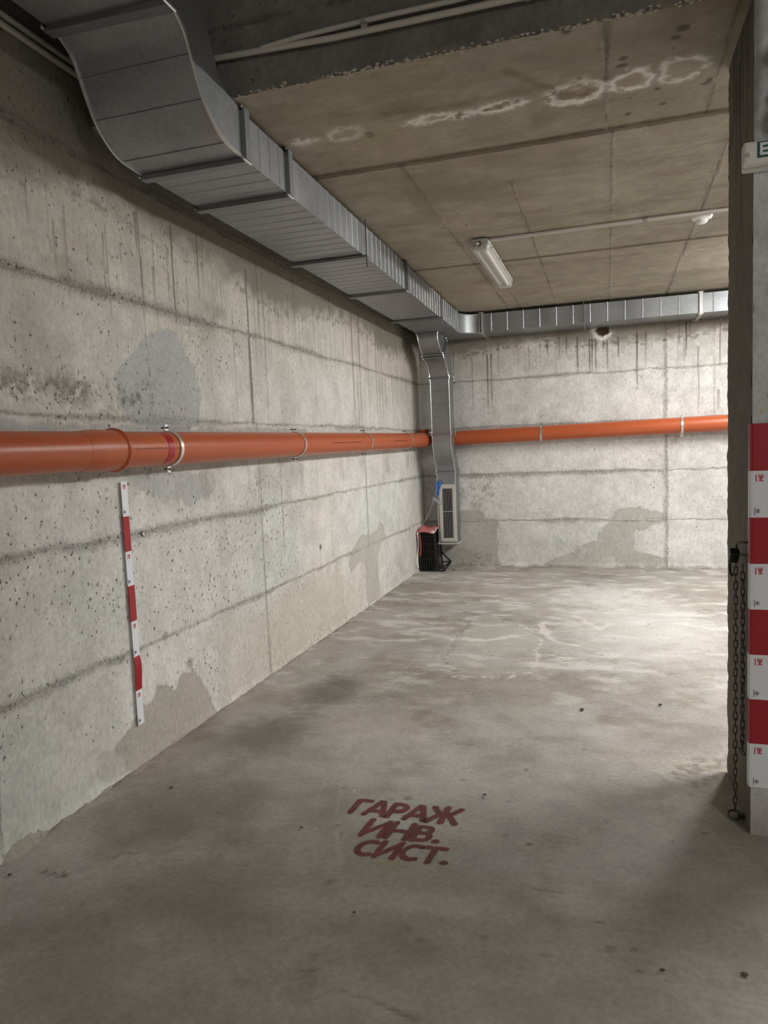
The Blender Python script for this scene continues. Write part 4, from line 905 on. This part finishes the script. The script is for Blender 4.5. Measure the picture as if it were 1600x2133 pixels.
MB().tube([(XC+.02, 2.905, 1.095), (2.675, 2.905, 1.098), (2.662, 2.920, 1.096), (2.660, 2.945, 1.085), (2.662, 2.952, 1.065), (2.672, 2.945, 1.045), (XC+.02, 2.925, 1.045)], .004, 8).build('hook', 'chain_steel', ey, smooth=True)
an = empty('floor_anchor', (2.66, 2.965, 0), 'steel ring lying at the foot of the hanging chain', 'anchor')
MB().tube([(2.660+.024*math.cos(t), 2.965+.024*math.sin(t), .014+.006*math.sin(t)) for t in [2*math.pi*k/16 for k in range(16)]], .0045, 6, closed=True).build('ring', 'chain_steel', an, smooth=True)
MB().box((2.67, 2.955, .004), (2.699, 2.975, .022)).build('bracket', 'dark_steel', an, bevel=.002)

# anchor bolt in left wall
p = at(297, 1112, 0, 0.01); ab = empty('anchor_bolt', (0, p.y, p.z), 'grey anchor bolt head in the wall beside the striped tape', 'bolt')
MB().tube([(-.005, p.y, p.z), (.006, p.y, p.z), (.008, p.y, p.z)], [.016, .016, .013], 16).build('washer', 'dark_steel', ab, smooth=True, auto=40)
MB().tube([(.006, p.y, p.z), (.016, p.y, p.z)], .008, 6).build('nut', 'bright_steel', ab)

# ------------------------------------------------------------------ crate and odds in the corner
cr_ = empty('plastic_crate', (.14, 8.42, 0), 'black slatted plastic crate stood on end in the corner', 'crate')
cx0, cx1_, cy0, cy1, cz1 = .028, .215, 8.30, 8.56, .47
Q = lambda x, y, z: (x+.03*(1-z/cz1)*(1 if x > .1 else .3), y, z)
def edge(a, b_, w_=.014): return MB().bar(Q(*a), Q(*b_), w_, w_).build('rim', 'black_plastic', cr_)
for a, b_ in (((cx0,cy0,.008),(cx1_,cy0,.008)),((cx0,cy0,cz1),(cx1_,cy0,cz1)),((cx0,cy0,.008),(cx0,cy0,cz1)),((cx1_,cy0,.008),(cx1_,cy0,cz1)),((cx0,cy1,.008),(cx1_,cy1,.008)),((cx0,cy1,cz1),(cx1_,cy1,cz1)),((cx1_,cy1,.008),(cx1_,cy1,cz1)),((cx0,cy0,.008),(cx0,cy1,.008)),((cx1_,cy0,.008),(cx1_,cy1,.008)),((cx0,cy0,cz1),(cx0,cy1,cz1)),((cx1_,cy0,cz1),(cx1_,cy1,cz1)),
        ((cx1_,cy0,.13),(cx1_+.075,cy0-.0,.010)),((cx1_,cy0,.008),(cx1_+.075,cy0,.010)),((cx1_,cy1,.20),(cx1_+.11,cy1,.075)),((cx1_+.075,cy0,.010),(cx1_+.11,cy1,.075)),((cx1_,cy1,.075),(cx1_+.11,cy1,.075)),((cx1_,cy1,.008),(cx1_+.11,cy1,.075))): edge(a, b_)
MB().box((cx0+.006, cy0+.012, .01), (cx1_-.006, cy0+.016, cz1)).build('panel', 'void_black', cr_)
MB().box((cx1_-.016, cy0+.01, .01), (cx1_-.012, cy1, cz1)).build('panel', 'black_plastic', cr_)
for k in range(7):
    x = cx0+.02+k*(cx1_-cx0-.04)/6; MB().bar(Q(x, cy0, .01), Q(x, cy0, cz1), .007, .010, (0, 1, 0)).build('slat', 'black_plastic', cr_)
for k in range(5):
    z = .06+k*.09; MB().bar(Q(cx0, cy0-.002, z), Q(cx1_, cy0-.002, z), .008, .006, (0, 1, 0)).build('slat', 'black_plastic', cr_)
for k in range(4):
    y = cy0+.05+k*.05; MB().bar(Q(cx1_, y, .01), Q(cx1_, y, cz1), .008, .006, (1, 0, 0)).build('slat', 'black_plastic', cr_)
def sheet(mb, fn, nu, nv, th=.0015):
    v = [fn(i/nu, j/nv) for j in range(nv+1) for i in range(nu+1)]
    return mb.add(v, [(j*(nu+1)+i, j*(nu+1)+i+1, (j+1)*(nu+1)+i+1, (j+1)*(nu+1)+i) for j in range(nv) for i in range(nu)])
bag = empty('paper_sack', (.1, 8.4, .48), 'crumpled pink and white paper sack draped over the crate', 'sack')
def solid(o, t=.002):
    md = o.modifiers.new('thick', 'SOLIDIFY'); md.thickness = t; return o
solid(sheet(MB(), lambda a, b_: (.012+.205*a, 8.255+.27*b_+.02*math.sin(a*5), .482+.055*b_+.012*math.sin(a*4+b_*3)-.012*(1-b_)), 8, 6).build('pink_panel', 'pink_paper', bag, smooth=True))
solid(sheet(MB(), lambda a, b_: (.170+.055*a, 8.262+.262*b_, .486+.055*b_+.012*math.sin((.8+.2*a)*4+b_*3)-.010*(1-b_)), 3, 6).build('white_panel', 'paper', bag, smooth=True))
solid(sheet(MB(), lambda a, b_: (.012+.02*math.sin(b_*5+1)*b_+.014*a, 8.245+.03*a+.02*math.sin(b_*4), .475-.43*b_), 3, 10).build('white_fold', 'paper', bag, smooth=True))
solid(sheet(MB(), lambda a, b_: (.026+.025*math.sin(b_*3.0)*.6+.014*a, 8.262+.03*a, .46-.28*b_), 3, 8).build('red_fold', 'rust_red', bag, smooth=True))
blot_ = MB(); 
for (xa, ya_) in ((.09, 8.40), (.12, 8.42), (.15, 8.40)): ribbon(blot_, [(xa, ya_), (xa+.018, ya_+.03)], .012, Vector((0, 0, .526)), Vector((1, 0, 0)), Vector((0, 1, 0)), Vector((0, 0, 1)), .002)
blot_.build('dark_print', 'black_ink', bag)
rag = empty('plastic_rag', (.25, 8.40, .95), 'blue and clear plastic scrap hooked on the grille edge', 'rag')
solid(sheet(MB(), lambda a, b_: (.228+(.075-.05*b_)*a, 8.404-.006*math.sin(a*4+b_*3), 1.085-.02*a-.20*b_+.05*a*b_), 5, 8).build('blue_scrap', 'blue_plastic', rag, smooth=True))
solid(sheet(MB(), lambda a, b_: (.185+.11*a, 8.396-.010*math.sin(a*5+b_*2), .885-.05*a-.045*b_+.012*math.sin(a*7)), 6, 3).build('clear_scrap', 'film_plastic', rag, smooth=True))
tag(MB().tube(catmull([(.235, 8.395, 1.10), (.238, 8.39, .99), (.205, 8.385, .86), (.15, 8.37, .72), (.085, 8.35, .60), (.03, 8.30, .52)], 4), .0028, 6).build('thin_cord', 'lamp_housing', smooth=True), 'thin grey cord looping from the grille down to the crate', 'cord')

# ------------------------------------------------------------------ loose grit on the floor
rr = random.Random(12)
def stone(x, y, r, mat, label):
    v = []; nn = 7
    for j, (zz, k) in enumerate(((0, .8), (.45, 1.0), (.9, .55))):
        for i in range(nn):
            t = 2*math.pi*i/nn; q = k*rr.uniform(.75, 1.15); v.append((x+r*q*math.cos(t)*1.2, y+r*q*math.sin(t), .004+r*zz*.8))
    f = [tuple(range(nn))[::-1], tuple(range(2*nn, 3*nn))]+[(j*nn+i, j*nn+(i+1) % nn, (j+1)*nn+(i+1) % nn, (j+1)*nn+i) for j in range(2) for i in range(nn)]
    tag(MB().add(v, f).build('pebble', mat, smooth=True, auto=50), label, 'pebble', 'loose pebbles on the floor')
for (px, py, r, mat, lab) in ((1551,2034,.009,'pebble_dark','dark pebble nearest the bottom right of the floor'),(1380,2024,.006,'pebble_dark','small dark pebble left of the nearest one on the right'),(738,1903,.005,'pebble_dark','tiny dark pebble below the stencilled words'),
        (138,1822,.014,'mortar','largest crumb in the row of mortar crumbs near the left wall'),(116,1819,.008,'mortar','second crumb in the row of mortar crumbs near the left wall'),(98,1815,.008,'mortar','leftmost crumb in the row of mortar crumbs'),(20,1825,.007,'pebble_dark','dark crumb at the left edge of the floor'),
        (358,1642,.008,'pebble_dark','dark pebble lying beside the left wall below the tape'),(628,1726,.006,'pebble_dark','small dark pebble left of the stencilled words'),(1010,1658,.007,'pebble_dark','dark pebble above right of the stencilled words'),(738,1650,.005,'paper','tiny white chip just above the stencilled words'),
        (1213,1480,.012,'pebble_dark','dark chip on the bright floor left of the column'),(1375,1470,.010,'pebble_dark','dark flake on the pale floor before the column'),(945,1188,.014,'pebble_dark','dark crumb on the floor beside the crate')):
    q = at(px, py, 2, 0); stone(q.x, q.y, r, mat, lab)
